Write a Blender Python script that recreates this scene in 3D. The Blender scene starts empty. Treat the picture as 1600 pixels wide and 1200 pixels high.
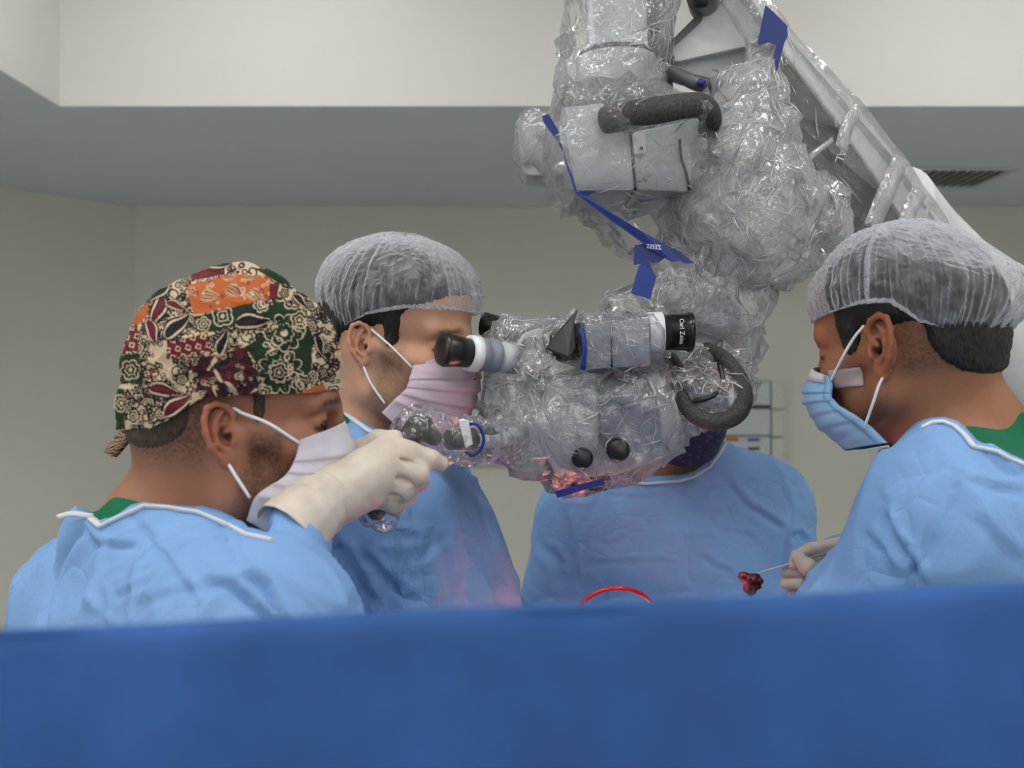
import bpy, bmesh, math, random
import numpy as np
from mathutils import Vector, Matrix, Euler

random.seed(4)
SC = bpy.context.scene
COL = SC.collection

# ------------------------------------------------------------------ camera
FPX = 1600.0            # focal length in pixels of the 1600x1200 frame
CAMZ = 1.5
cam_d = bpy.data.cameras.new('camera')
cam_d.sensor_width = 36.0
cam_d.lens = 36.0 * FPX / 1600.0
cam_d.clip_start = 0.05
cam_d.dof.use_dof = True
cam_d.dof.focus_distance = 1.28
cam_d.dof.aperture_fstop = 5.6
cam = bpy.data.objects.new('camera', cam_d)
COL.objects.link(cam)
cam.location = (0, 0, CAMZ)
cam.rotation_euler = (math.pi / 2, 0, 0)
SC.camera = cam

# ------------------------------------------------------------------ world, exposure
wd = bpy.data.worlds.new('world'); SC.world = wd
wd.use_nodes = True
wd.node_tree.nodes['Background'].inputs[0].default_value = (0.75, 0.82, 0.9, 1)
wd.node_tree.nodes['Background'].inputs[1].default_value = 0.05
SC.view_settings.view_transform = 'Standard'
SC.view_settings.look = 'None'
SC.view_settings.gamma = 1.0
SC.view_settings.use_curve_mapping = False
SC.view_settings.exposure = 0.12
LED_STRENGTH = 14.0
cy = SC.cycles
cy.max_bounces = 6; cy.diffuse_bounces = 4; cy.glossy_bounces = 2; cy.transmission_bounces = 2; cy.transparent_max_bounces = 10
cy.caustics_reflective = False; cy.caustics_refractive = False

# ------------------------------------------------------------------ helpers
def at(px, py, d):
    """world point seen at photo pixel (px, py), d metres in front of the lens"""
    return np.array([(px - 800.0) / FPX * d, d, CAMZ + (600.0 - py) / FPX * d])

def lin(r, g, b):
    f = lambda c: (c / 255.0) / 12.92 if c / 255.0 <= 0.04045 else ((c / 255.0 + 0.055) / 1.055) ** 2.4
    return (f(r), f(g), f(b), 1.0)

def tag(o, label, cat, group=None, kind=None):
    o['label'] = label
    o['category'] = cat
    if group: o['group'] = group
    if kind: o['kind'] = kind
    return o

def empty(name, loc=(0, 0, 0)):
    o = bpy.data.objects.new(name, None)
    o.location = [float(c) for c in loc]
    o.empty_display_size = 0.05
    COL.objects.link(o)
    return o

def link(name, me, mat=None, parent=None, smooth=True):
    """mesh given in world coordinates, linked as one object under an unrotated parent"""
    o = bpy.data.objects.new(name, me)
    COL.objects.link(o)
    if mat is not None:
        me.materials.clear(); me.materials.append(mat)
    if smooth:
        me.polygons.foreach_set('use_smooth', np.ones(len(me.polygons), dtype=bool))
    if parent is not None:
        off = Vector((0, 0, 0)); p = parent
        while p is not None:
            off += p.location; p = p.parent
        me.transform(Matrix.Translation(-off))
        o.parent = parent
    return o

def mesh_np(name, V, F):
    """mesh from numpy arrays; F (n,3) or (n,4)"""
    me = bpy.data.meshes.new(name)
    V = np.ascontiguousarray(V, dtype=np.float32); F = np.ascontiguousarray(F, dtype=np.int32)
    n, k = F.shape
    me.vertices.add(len(V)); me.vertices.foreach_set('co', V.ravel())
    me.loops.add(n * k); me.loops.foreach_set('vertex_index', F.ravel())
    me.polygons.add(n)
    me.polygons.foreach_set('loop_start', np.arange(0, n * k, k, dtype=np.int32))
    me.update(calc_edges=True); me.validate()
    return me

def set_col(me, C, name='Col'):
    a = me.color_attributes.new(name, 'FLOAT_COLOR', 'POINT')
    C4 = np.ones((len(C), 4), np.float32); C4[:, :3] = C
    a.data.foreach_set('color', C4.ravel())

def vnormals(V, F):
    if F.shape[1] == 4:
        n = np.cross(V[F[:, 2]] - V[F[:, 0]], V[F[:, 3]] - V[F[:, 1]])
    else:
        n = np.cross(V[F[:, 1]] - V[F[:, 0]], V[F[:, 2]] - V[F[:, 0]])
    N = np.zeros_like(V)
    for i in range(F.shape[1]):
        for c in range(3):
            N[:, c] += np.bincount(F[:, i], n[:, c], len(V))
    return N / (np.linalg.norm(N, axis=1, keepdims=True) + 1e-12)

# ---- noise -------------------------------------------------------------
_rng = np.random.RandomState(7)
_perm = _rng.permutation(256); _perm = np.concatenate([_perm, _perm, _perm])
_grad = _rng.normal(size=(256, 3)); _grad /= np.linalg.norm(_grad, axis=1, keepdims=True)
def perlin(P):
    P = np.asarray(P, dtype=np.float64)
    I = np.floor(P).astype(int); Fr = P - I; I &= 255
    U = Fr * Fr * Fr * (Fr * (Fr * 6 - 15) + 10)
    out = 0
    for dx in (0, 1):
        wx = U[:, 0] if dx else 1 - U[:, 0]
        for dy in (0, 1):
            wy = U[:, 1] if dy else 1 - U[:, 1]
            for dz in (0, 1):
                wz = U[:, 2] if dz else 1 - U[:, 2]
                h = _perm[_perm[_perm[(I[:, 0] + dx) & 255] + ((I[:, 1] + dy) & 255)] + ((I[:, 2] + dz) & 255)]
                g = _grad[h]
                out = out + wx * wy * wz * (g[:, 0] * (Fr[:, 0] - dx) + g[:, 1] * (Fr[:, 1] - dy) + g[:, 2] * (Fr[:, 2] - dz))
    return out * 1.5
def ridged(P):
    return 1.0 - 2.0 * np.abs(perlin(P))      # sharp ridges at +1
def smoothstep(a, b, x):
    t = np.clip((x - a) / (b - a), 0, 1)
    return t * t * (3 - 2 * t)

# ---- signed distance fields and surface nets -----------------------------
class Field:
    def __init__(s, lo, hi, vox):
        s.lo = np.array(lo, float); s.vox = vox
        n = np.ceil((np.array(hi, float) - s.lo) / vox).astype(int) + 1
        s.n = n
        s.ax = [(s.lo[i] + np.arange(n[i]) * vox).astype(np.float32) for i in range(3)]
        s.v = np.full(tuple(n), 1.0, np.float32)
    def sl(s, lo, hi, m):
        a = [int(np.clip(np.floor((lo[i] - m - s.lo[i]) / s.vox), 0, s.n[i])) for i in range(3)]
        b = [int(np.clip(np.ceil((hi[i] + m - s.lo[i]) / s.vox) + 1, 0, s.n[i])) for i in range(3)]
        return tuple(slice(a[i], b[i]) for i in range(3))
    def pts(s, S):
        return (s.ax[0][S[0]][:, None, None], s.ax[1][S[1]][None, :, None], s.ax[2][S[2]][None, None, :])
    def op(s, prim, k=0.01, mode='add', m=None):
        fn, lo, hi = prim
        S = s.sl(lo, hi, max(3 * k, 0.012) if m is None else m)
        if any(x.stop <= x.start for x in S): return s
        d = fn(*s.pts(S)).astype(np.float32)
        a = s.v[S]
        k = max(k, 1e-5)
        if mode == 'add':
            h = np.clip(0.5 + 0.5 * (a - d) / k, 0, 1)
            s.v[S] = a * (1 - h) + d * h - k * h * (1 - h)
        else:      # 'sub' cut d away, 'and' keep what is inside d (call with m=9 for 'and')
            d = -d if mode == 'sub' else d
            h = np.clip(0.5 - 0.5 * (a - d) / k, 0, 1)
            s.v[S] = a * (1 - h) + d * h + k * h * (1 - h)
        return s
    def mesh(s, smooth=1):
        return nets(s.v, s.lo, s.vox, smooth)

def nets(v, lo, vox, smooth=1):
    ins = v < 0
    c = np.zeros(tuple(x - 1 for x in v.shape), np.uint8)
    corners = [(i, j, k) for i in (0, 1) for j in (0, 1) for k in (0, 1)]
    sh = lambda A, q: A[q[0]:A.shape[0] - 1 + q[0], q[1]:A.shape[1] - 1 + q[1], q[2]:A.shape[2] - 1 + q[2]]
    for q in corners: c += sh(ins, q)
    act = np.argwhere((c > 0) & (c < 8))
    idx = -np.ones(c.shape, np.int32)
    idx[act[:, 0], act[:, 1], act[:, 2]] = np.arange(len(act))
    pos = np.zeros((len(act), 3)); cnt = np.zeros(len(act))
    for q in corners:
        for ax in range(3):
            if q[ax]: continue
            q2 = list(q); q2[ax] = 1
            a = v[act[:, 0] + q[0], act[:, 1] + q[1], act[:, 2] + q[2]]
            b = v[act[:, 0] + q2[0], act[:, 1] + q2[1], act[:, 2] + q2[2]]
            m = (a < 0) != (b < 0)
            t = np.where(m, a / np.where(m, a - b, 1), 0)
            p = np.tile(np.array(q, float), (len(act), 1)); p[:, ax] = t
            pos[m] += p[m]; cnt[m] += 1
    V = (act + pos / cnt[:, None]) * vox + lo
    Q = []
    for ax in range(3):
        o1, o2 = (ax + 1) % 3, (ax + 2) % 3
        A = np.take(ins, range(v.shape[ax] - 1), axis=ax); B = np.take(ins, range(1, v.shape[ax]), axis=ax)
        e = np.argwhere(A != B)
        ok = (e[:, o1] > 0) & (e[:, o2] > 0) & (e[:, o1] < v.shape[o1] - 1) & (e[:, o2] < v.shape[o2] - 1)
        e = e[ok]
        flip = ~A[e[:, 0], e[:, 1], e[:, 2]]
        def cell(d1, d2):
            g = e.copy(); g[:, o1] -= d1; g[:, o2] -= d2
            return idx[g[:, 0], g[:, 1], g[:, 2]]
        q4 = np.stack([cell(1, 1), cell(0, 1), cell(0, 0), cell(1, 0)], 1)
        q4[flip] = q4[flip][:, ::-1]
        Q.append(q4)
    F = np.concatenate(Q)
    F = F[(F >= 0).all(1)]
    for _ in range(smooth):
        V = lap(V, F, 0.5)
    return V, F

def lap(V, F, w=0.5):
    E = np.concatenate([F[:, [0, 1]], F[:, [1, 2]], F[:, [2, 3]], F[:, [3, 0]]])
    n = len(V)
    deg = np.bincount(E[:, 0], minlength=n) + np.bincount(E[:, 1], minlength=n)
    out = np.empty_like(V)
    for c in range(3):
        out[:, c] = np.bincount(E[:, 0], V[E[:, 1], c], n) + np.bincount(E[:, 1], V[E[:, 0], c], n)
    out /= np.maximum(deg, 1)[:, None]
    return V * (1 - w) + out * w

def ell(c, r, R=None):
    c = np.array(c, float); r = np.array(r, float)
    def fn(x, y, z):
        X, Y, Z = x - c[0], y - c[1], z - c[2]
        if R is not None:
            X, Y, Z = (R[0][0] * X + R[1][0] * Y + R[2][0] * Z, R[0][1] * X + R[1][1] * Y + R[2][1] * Z, R[0][2] * X + R[1][2] * Y + R[2][2] * Z)
        k0 = np.sqrt((X / r[0]) ** 2 + (Y / r[1]) ** 2 + (Z / r[2]) ** 2)
        k1 = np.sqrt((X / r[0] ** 2) ** 2 + (Y / r[1] ** 2) ** 2 + (Z / r[2] ** 2) ** 2)
        return k0 * (k0 - 1) / np.maximum(k1, 1e-6)
    m = r.max() if R is not None else r
    return fn, c - m, c + m
def cone(a, b, ra, rb):
    a = np.array(a, float); b = np.array(b, float); d = b - a; L = max((d ** 2).sum(), 1e-9)
    def fn(x, y, z):
        X, Y, Z = x - a[0], y - a[1], z - a[2]
        t = np.clip((X * d[0] + Y * d[1] + Z * d[2]) / L, 0, 1)
        return np.sqrt((X - t * d[0]) ** 2 + (Y - t * d[1]) ** 2 + (Z - t * d[2]) ** 2) - (ra + (rb - ra) * t)
    m = max(ra, rb)
    return fn, np.minimum(a, b) - m, np.maximum(a, b) + m
def ecap(a, b, ra, rb, sq, axis):
    """tapered capsule flattened by factor sq along the direction `axis`"""
    a = np.array(a, float); b = np.array(b, float); d = b - a; L = max((d ** 2).sum(), 1e-9)
    u = np.array(axis, float); u /= np.linalg.norm(u)
    def fn(x, y, z):
        X, Y, Z = x - a[0], y - a[1], z - a[2]
        t = np.clip((X * d[0] + Y * d[1] + Z * d[2]) / L, 0, 1)
        X, Y, Z = X - t * d[0], Y - t * d[1], Z - t * d[2]
        w = X * u[0] + Y * u[1] + Z * u[2]
        g = 1 / sq - 1
        q = np.sqrt((X + g * w * u[0]) ** 2 + (Y + g * w * u[1]) ** 2 + (Z + g * w * u[2]) ** 2)
        return (q - (ra + (rb - ra) * t)) * min(sq, 1)
    m = max(ra, rb) * max(1, sq)
    return fn, np.minimum(a, b) - m, np.maximum(a, b) + m
def half(n, d):
    n = np.array(n, float); n /= np.linalg.norm(n)
    fn = lambda x, y, z: n[0] * x + n[1] * y + n[2] * z - d
    return fn, np.full(3, -9.0), np.full(3, 9.0)
def rbox(c, h, r, R=None):
    c = np.array(c, float); h = np.array(h, float) - r
    def fn(x, y, z):
        X, Y, Z = x - c[0], y - c[1], z - c[2]
        if R is not None:
            X, Y, Z = (R[0][0] * X + R[1][0] * Y + R[2][0] * Z, R[0][1] * X + R[1][1] * Y + R[2][1] * Z, R[0][2] * X + R[1][2] * Y + R[2][2] * Z)
        X, Y, Z = np.abs(X) - h[0], np.abs(Y) - h[1], np.abs(Z) - h[2]
        o = np.sqrt(np.maximum(X, 0) ** 2 + np.maximum(Y, 0) ** 2 + np.maximum(Z, 0) ** 2)
        return o + np.minimum(np.maximum(X, np.maximum(Y, Z)), 0) - r
    m = np.full(3, np.linalg.norm(h) + r)
    return fn, c - m, c + m

# ---- plain mesh builders ---------------------------------------------------
def bm_mesh(bm, name):
    bmesh.ops.recalc_face_normals(bm, faces=bm.faces)
    me = bpy.data.meshes.new(name); bm.to_mesh(me); bm.free()
    return me
def bevel(bm, w, seg=2, ang=0.5):
    if w <= 0: return
    es = [e for e in bm.edges if len(e.link_faces) == 2 and e.calc_face_angle(0) > ang]
    if es: bmesh.ops.bevel(bm, geom=es, offset=w, segments=seg, affect='EDGES', profile=0.5, clamp_overlap=True)
def box_me(lo, hi, bv=0.0, name='box'):
    bm = bmesh.new()
    bmesh.ops.create_cube(bm, size=1)
    for v in bm.verts:
        v.co = [(lo[i] + hi[i]) / 2 + v.co[i] * (hi[i] - lo[i]) for i in range(3)]
    bevel(bm, bv)
    return bm_mesh(bm, name)
def prism_me(front, off, bv=0.0, seg=2, name='prism'):
    """front: 3D points of a face; off: extrusion vector (or a list of back points)"""
    bm = bmesh.new()
    f = [np.array(p, float) for p in front]
    b = [np.array(p, float) for p in off] if isinstance(off, list) else [p + np.array(off, float) for p in f]
    A = [bm.verts.new(p) for p in f]; B = [bm.verts.new(p) for p in b]
    n = len(A)
    bm.faces.new(A); bm.faces.new(B[::-1])
    for i in range(n):
        bm.faces.new([A[i], B[i], B[(i + 1) % n], A[(i + 1) % n]])
    bmesh.ops.recalc_face_normals(bm, faces=bm.faces)
    bevel(bm, bv, seg)
    return bm_mesh(bm, name)
def pxprism(poly, d, depth, bv=0.0, seg=2):
    """face outlined in photo pixels at distance d (or per-point distances), extruded straight away from the lens side by depth"""
    ds = d if isinstance(d, (list, tuple)) else [d] * len(poly)
    return prism_me([at(p[0], p[1], q) for p, q in zip(poly, ds)], (0, depth, 0), bv, seg)
def frame_of(t):
    t = np.array(t, float); t /= np.linalg.norm(t)
    u = np.cross(t, (0, 0, 1.0))
    if np.linalg.norm(u) < 1e-3: u = np.cross(t, (1.0, 0, 0))
    u /= np.linalg.norm(u); w = np.cross(u, t)
    return u, w, t
def lathe_me(a, b, prof, seg=32, name='lathe', sq=1.0):
    """profile [(t along a->b in 0..1, radius)] turned round the axis a->b"""
    a = np.array(a, float); b = np.array(b, float)
    u, w, t = frame_of(b - a)
    V = []; F = []
    for (s, r) in prof:
        c = a + (b - a) * s
        for i in range(seg):
            th = 2 * math.pi * i / seg
            V.append(c + r * (math.cos(th) * u + sq * math.sin(th) * w))
    for j in range(len(prof) - 1):
        for i in range(seg):
            k = (i + 1) % seg
            F.append((j * seg + i, j * seg + k, (j + 1) * seg + k, (j + 1) * seg + i))
    me = bpy.data.meshes.new(name)
    n = len(prof)
    me.from_pydata([tuple(v) for v in V], [], F + [tuple(range(seg))[::-1], tuple(range((n - 1) * seg, n * seg))])
    bm = bmesh.new(); bm.from_mesh(me); bm.to_mesh
    bmesh.ops.recalc_face_normals(bm, faces=bm.faces); bm.to_mesh(me); bm.free()
    return me
def catmull(P, n):
    P = [np.array(p, float) for p in P]
    P = [2 * P[0] - P[1]] + P + [2 * P[-1] - P[-2]]
    out = []
    m = len(P) - 3
    for i in range(m):
        p0, p1, p2, p3 = P[i:i + 4]
        for k in range(n):
            t = k / n
            out.append(0.5 * (2 * p1 + (p2 - p0) * t + (2 * p0 - 5 * p1 + 4 * p2 - p3) * t * t + (3 * p1 - p0 - 3 * p2 + p3) * t ** 3))
    out.append(P[-2])
    return out
def tube_me(path, r, seg=10, sub=6, sq=1.0, name='tube', flat_axis=None):
    """tube along a smooth path; r number or list per control point; sq squashes the second axis"""
    n = len(path)
    rr = list(r) if isinstance(r, (list, tuple, np.ndarray)) else [r] * n
    pts = catmull(path, sub) if sub > 1 else [np.array(p, float) for p in path]
    rs = np.interp(np.linspace(0, n - 1, len(pts)), np.arange(n), rr)
    V = []; F = []
    pu = None
    for i, p in enumerate(pts):
        t = pts[min(i + 1, len(pts) - 1)] - pts[max(i - 1, 0)]
        t /= np.linalg.norm(t) + 1e-12
        if pu is None:
            u = np.cross(t, flat_axis) if flat_axis is not None else frame_of(t)[0]
        else:
            u = pu - t * np.dot(pu, t)
        u /= np.linalg.norm(u) + 1e-12; pu = u
        w = np.cross(t, u)
        for k in range(seg):
            th = 2 * math.pi * k / seg
            V.append(p + rs[i] * (math.cos(th) * u + sq * math.sin(th) * w))
    m = len(pts)
    for j in range(m - 1):
        for i in range(seg):
            k = (i + 1) % seg
            F.append((j * seg + i, (j + 1) * seg + i, (j + 1) * seg + k, j * seg + k))
    me = bpy.data.meshes.new(name)
    me.from_pydata([tuple(v) for v in V], [], F + [tuple(range(seg)), tuple(range((m - 1) * seg, m * seg))[::-1]])
    bm = bmesh.new(); bm.from_mesh(me); bmesh.ops.recalc_face_normals(bm, faces=bm.faces); bm.to_mesh(me); bm.free()
    return me
def strip_me(L, R, thick, name='strip', sub=1):
    """band between two edge lines with a thickness"""
    if sub > 1: L, R = catmull(L, sub), catmull(R, sub)
    L = [np.array(p, float) for p in L]; R = [np.array(p, float) for p in R]
    V = []; n = len(L)
    for i in range(n):
        t = L[min(i + 1, n - 1)] - L[max(i - 1, 0)]
        nn = np.cross(t, R[i] - L[i]); nn /= np.linalg.norm(nn) + 1e-12
        V += [L[i] + nn * thick / 2, R[i] + nn * thick / 2, R[i] - nn * thick / 2, L[i] - nn * thick / 2]
    F = [(0, 1, 2, 3), tuple(4 * (n - 1) + k for k in (3, 2, 1, 0))]
    for i in range(n - 1):
        for k in range(4):
            j = (k + 1) % 4
            F.append((4 * i + k, 4 * (i + 1) + k, 4 * (i + 1) + j, 4 * i + j))
    me = bpy.data.meshes.new(name); me.from_pydata([tuple(v) for v in V], [], F)
    bm = bmesh.new(); bm.from_mesh(me); bmesh.ops.recalc_face_normals(bm, faces=bm.faces); bm.to_mesh(me); bm.free()
    return me
def sheet_me(P, thick, name='sheet', closed_u=False):
    """P (nv,nu,3) grid turned into a sheet with thickness (both faces and the rim)"""
    nv, nu, _ = P.shape
    V = P.reshape(-1, 3)
    ids = np.arange(nv * nu).reshape(nv, nu)
    if closed_u: ids = np.concatenate([ids, ids[:, :1]], 1)
    F = np.stack([ids[:-1, :-1], ids[1:, :-1], ids[1:, 1:], ids[:-1, 1:]], -1).reshape(-1, 4)
    N = vnormals(V, F)
    W = V - N * thick
    n = len(V)
    FF = [F, F[:, ::-1] + n]
    def rim(line):
        a, b = line[:-1], line[1:]
        return np.stack([a, b, b + n, a + n], -1)
    FF += [rim(ids[0]), rim(ids[-1][::-1])]
    if not closed_u: FF += [rim(ids[::-1, 0]), rim(ids[:, -1])]
    return mesh_np(name, np.concatenate([V, W]), np.concatenate(FF))
def join_me(parts, name='joined'):
    bm = bmesh.new()
    for m in parts: bm.from_mesh(m)
    me = bpy.data.meshes.new(name); bm.to_mesh(me); bm.free()
    for m in parts: bpy.data.meshes.remove(m)
    return me
def text_me(s, size, R, loc, depth=0.0003, mirror=False):
    """lettering as a mesh; R columns: reading direction, up, towards the reader"""
    cu = bpy.data.curves.new('lettering', 'FONT'); cu.body = s; cu.size = size
    cu.extrude = depth; cu.align_x = 'CENTER'; cu.align_y = 'CENTER'; cu.resolution_u = 2
    o = bpy.data.objects.new('lettering', cu); COL.objects.link(o)
    dg = bpy.context.evaluated_depsgraph_get()
    me = bpy.data.meshes.new_from_object(o.evaluated_get(dg))
    bpy.data.objects.remove(o); bpy.data.curves.remove(cu)
    M = Matrix([[R[r][c] for c in range(3)] + [float(loc[r])] for r in range(3)] + [[0, 0, 0, 1]])
    if mirror: M = M @ Matrix.Scale(-1, 4, (1, 0, 0))
    me.transform(M)
    return me

# ---- materials ---------------------------------------------------------------
class NT:
    def __init__(s, name):
        s.m = bpy.data.materials.new(name); s.m.use_nodes = True
        s.t = s.m.node_tree; s.t.nodes.clear()
        s.out = s.t.nodes.new('ShaderNodeOutputMaterial')
    def n(s, kind, **kw):
        x = s.t.nodes.new('ShaderNode' + kind)
        for k, v in kw.items():
            if k.startswith('i_'):
                key = k[2:]
                key = int(key) if key.isdigit() else key.replace('_', ' ')
                if isinstance(v, bpy.types.NodeSocket): s.t.links.new(v, x.inputs[key])
                else: x.inputs[key].default_value = v
            else: setattr(x, k, v)
        return x
    def l(s, a, b): s.t.links.new(a, b)
    def ramp(s, fac, stops, interp='LINEAR'):
        r = s.n('ValToRGB'); s.l(fac, r.inputs[0]); cr = r.color_ramp; cr.interpolation = interp
        while len(cr.elements) < len(stops): cr.elements.new(0.5)
        for e, (p, c) in zip(cr.elements, stops): e.position = p; e.color = c
        return r.outputs[0]
    def coord(s, which='Object', scale=(1, 1, 1), rot=(0, 0, 0)):
        tc = s.n('TexCoord'); mp = s.n('Mapping'); s.l(tc.outputs[which], mp.inputs[0])
        mp.inputs['Scale'].default_value = scale; mp.inputs['Rotation'].default_value = rot
        return mp.outputs[0]
    def bump(s, h, strength=0.3, dist=0.001, nrm=None):
        b = s.n('Bump'); s.l(h, b.inputs['Height']); b.inputs['Strength'].default_value = strength; b.inputs['Distance'].default_value = dist
        if nrm is not None: s.l(nrm, b.inputs['Normal'])
        return b.outputs[0]
    def mix(s, fac, a, b, blend='MIX'):
        x = s.n('Mix'); x.data_type = 'RGBA'; x.blend_type = blend
        for v, i in ((fac, 0), (a, 6), (b, 7)):
            if isinstance(v, bpy.types.NodeSocket): s.l(v, x.inputs[i])
            else: x.inputs[i].default_value = v
        return x.outputs[2]
    def math(s, op, a, b=0.0):
        x = s.n('Math'); x.operation = op
        for v, i in ((a, 0), (b, 1)):
            if isinstance(v, bpy.types.NodeSocket): s.l(v, x.inputs[i])
            else: x.inputs[i].default_value = v
        return x.outputs[0]
    def done(s, shader): s.l(shader, s.out.inputs[0]); return s.m
def principled(nt, color, rough=0.5, metal=0.0, normal=None, spec=0.5, **kw):
    p = nt.n('BsdfPrincipled')
    if isinstance(color, bpy.types.NodeSocket): nt.l(color, p.inputs['Base Color'])
    else: p.inputs['Base Color'].default_value = color
    if isinstance(rough, bpy.types.NodeSocket): nt.l(rough, p.inputs['Roughness'])
    else: p.inputs['Roughness'].default_value = rough
    p.inputs['Metallic'].default_value = metal
    p.inputs['Specular IOR Level'].default_value = spec
    if normal is not None: nt.l(normal, p.inputs['Normal'])
    for k, v in kw.items(): p.inputs[k.replace('_', ' ')].default_value = v
    return p.outputs[0]
def plain(name, color, rough=0.5, metal=0.0, grain=0.03, scale=60, bump=0.05, spec=0.5):
    nt = NT(name)
    nz = nt.n('TexNoise', i_Vector=nt.coord(scale=(scale,) * 3), i_Scale=1.0, i_Detail=3.0)
    c2 = tuple(min(1, c * (1 + grain * 2)) for c in color[:3]) + (1,); c1 = tuple(c * (1 - grain * 2) for c in color[:3]) + (1,)
    return nt.done(principled(nt, nt.ramp(nz.outputs[0], [(0.3, c1), (0.7, c2)]), rough, metal, nt.bump(nz.outputs[0], bump, 0.0005), spec))
# ================================================================== the room
def paint(name, color, rough=0.55):
    nt = NT(name)
    n1 = nt.n('TexNoise', i_Vector=nt.coord(scale=(1, 1, 1)), i_Scale=0.9, i_Detail=4.0)
    n2 = nt.n('TexNoise', i_Vector=nt.coord(scale=(1, 1, 1)), i_Scale=180.0, i_Detail=2.0)
    lo = tuple(c * 0.96 for c in color[:3]) + (1,)
    return nt.done(principled(nt, nt.ramp(n1.outputs[0], [(0.35, lo), (0.65, color)]), rough, 0, nt.bump(n2.outputs[0], 0.06, 0.001)))
M_wall = paint('wall paint', lin(224, 223, 213))
M_soffit = paint('ceiling paint', lin(212, 219, 228))
M_fascia = paint('fascia paint', lin(232, 230, 227))
M_floor = paint('vinyl floor', lin(196, 200, 198), 0.35)

def struct(name, me, mat, smooth=False):
    o = link(name, me, mat, None, smooth); o['kind'] = 'structure'; return o
SOF, CEIL = 2.366, 3.1
XL, XR, YB, YF = -2.95, 3.6, 5.0, -2.6          # room
CX, CY = -1.84, 5.0                             # where the slanting wall meets the back wall
CLY = CY - (CX - XL) / 0.855
TX0, TX1, TY0, TY1 = -1.42, 2.9, -1.7, 3.2      # raised ceiling tray
T = 0.12
struct('floor', box_me((XL - T, YF - T, -0.1), (XR + T, YB + T, 0)), M_floor)
struct('wall_back', box_me((CX, YB, 0), (XR + T, YB + T, CEIL)), M_wall)
struct('wall_slanted', prism_me([(CX, CY, 0), (XL, CLY, 0), (XL - T, CLY, 0), (XL - T, CY + T, 0), (CX, CY + T, 0)], (0, 0, CEIL)), M_wall)
struct('wall_left', box_me((XL - T, YF - T, 0), (XL, CLY, CEIL)), M_wall)
struct('wall_right', box_me((XR, YF - T, 0), (XR + T, YB, CEIL)), M_wall)
struct('wall_front', box_me((XL, YF - T, 0), (XR, YF, CEIL)), M_wall)
# dropped soffit running round the tray, one block for each side
def soffit(name, lo, hi):
    return struct(name, box_me(lo, hi), M_soffit)
soffit('ceiling_soffit_back', (XL, TY1, SOF), (XR, YB + 0.05, CEIL))
soffit('ceiling_soffit_front', (XL, YF, SOF), (XR, TY0, CEIL))
soffit('ceiling_soffit_left', (XL, TY0, SOF), (TX0, TY1, CEIL))
soffit('ceiling_soffit_right', (TX1, TY0, SOF), (XR, TY1, CEIL))
e = 0.012
struct('trim_1', box_me((TX0 + e, TY1 - e, SOF - 0.001), (TX1 - e, TY1, CEIL)), M_fascia)
struct('trim_2', box_me((TX0, TY0 + e, SOF - 0.001), (TX0 + e, TY1, CEIL)), M_fascia)
struct('trim_3', box_me((TX1 - e, TY0 + e, SOF - 0.001), (TX1, TY1, CEIL)), M_fascia)
struct('trim_4', box_me((TX0, TY0, SOF - 0.001), (TX1, TY0 + e, CEIL)), M_fascia)
struct('ceiling', box_me((TX0 - 0.02, TY0 - 0.02, CEIL), (TX1 + 0.02, TY1 + 0.02, CEIL + 0.1)), M_fascia)

# ceiling LED panels in the tray; soffit ones are unseen, added to brighten the walls
nt = NT('led diffuser'); em = nt.n('Emission', i_Color=(1.0, 0.985, 0.972, 1), i_Strength=LED_STRENGTH); M_led = nt.done(em.outputs[0])
M_ledframe = plain('lamp frame', lin(225, 225, 225), 0.4)
for i, (x, y, w, h, z, where) in enumerate([(-0.72, 2.35, 0.45, 0.45, CEIL, 'over the far side near the slanted wall'), (1.55, 2.35, 0.45, 0.45, CEIL, 'over the far side above the air vent'),
                                  (-0.75, 0.6, 0.62, 0.62, CEIL, 'above the surgeon in the patterned cap'), (1.1, 0.6, 0.62, 0.62, CEIL, 'above the surgeon at the white arm'),
                                  (-0.6, -1.0, 0.62, 0.62, CEIL, 'behind the blue screen, slanted wall side'), (1.4, -1.0, 0.62, 0.62, CEIL, 'behind the blue screen, vent side'),
                                  (-2.2, 0.6, 0.5, 1.1, SOF, 'added unseen in the lowered soffit along the side wall to brighten the walls'), (3.2, 0.8, 0.4, 1.1, SOF, 'added unseen in the lowered soffit on the vent side to brighten the walls'),
                                  (0.5, -2.15, 1.6, 0.5, SOF, 'added unseen in the lowered soffit of the near wall to brighten the walls')]):
    r = empty('ceiling_light', (x, y, z))
    tag(r, 'square white LED ceiling panel ' + where, 'ceiling light', 'LED panels of the raised ceiling')
    fr = 0.03
    link('frame', join_me([box_me((x - w / 2, y - h / 2, z - 0.03), (x + w / 2, y - h / 2 + fr, z), 0.003), box_me((x - w / 2, y + h / 2 - fr, z - 0.03), (x + w / 2, y + h / 2, z), 0.003),
                           box_me((x - w / 2, y - h / 2 + fr, z - 0.03), (x - w / 2 + fr, y + h / 2 - fr, z), 0.003), box_me((x + w / 2 - fr, y - h / 2 + fr, z - 0.03), (x + w / 2, y + h / 2 - fr, z), 0.003)]), M_ledframe, r, False)
    link('diffuser', box_me((x - w / 2 + fr, y - h / 2 + fr, z - 0.02), (x + w / 2 - fr, y + h / 2 - fr, z - 0.004)), M_led, r, False)

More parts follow.
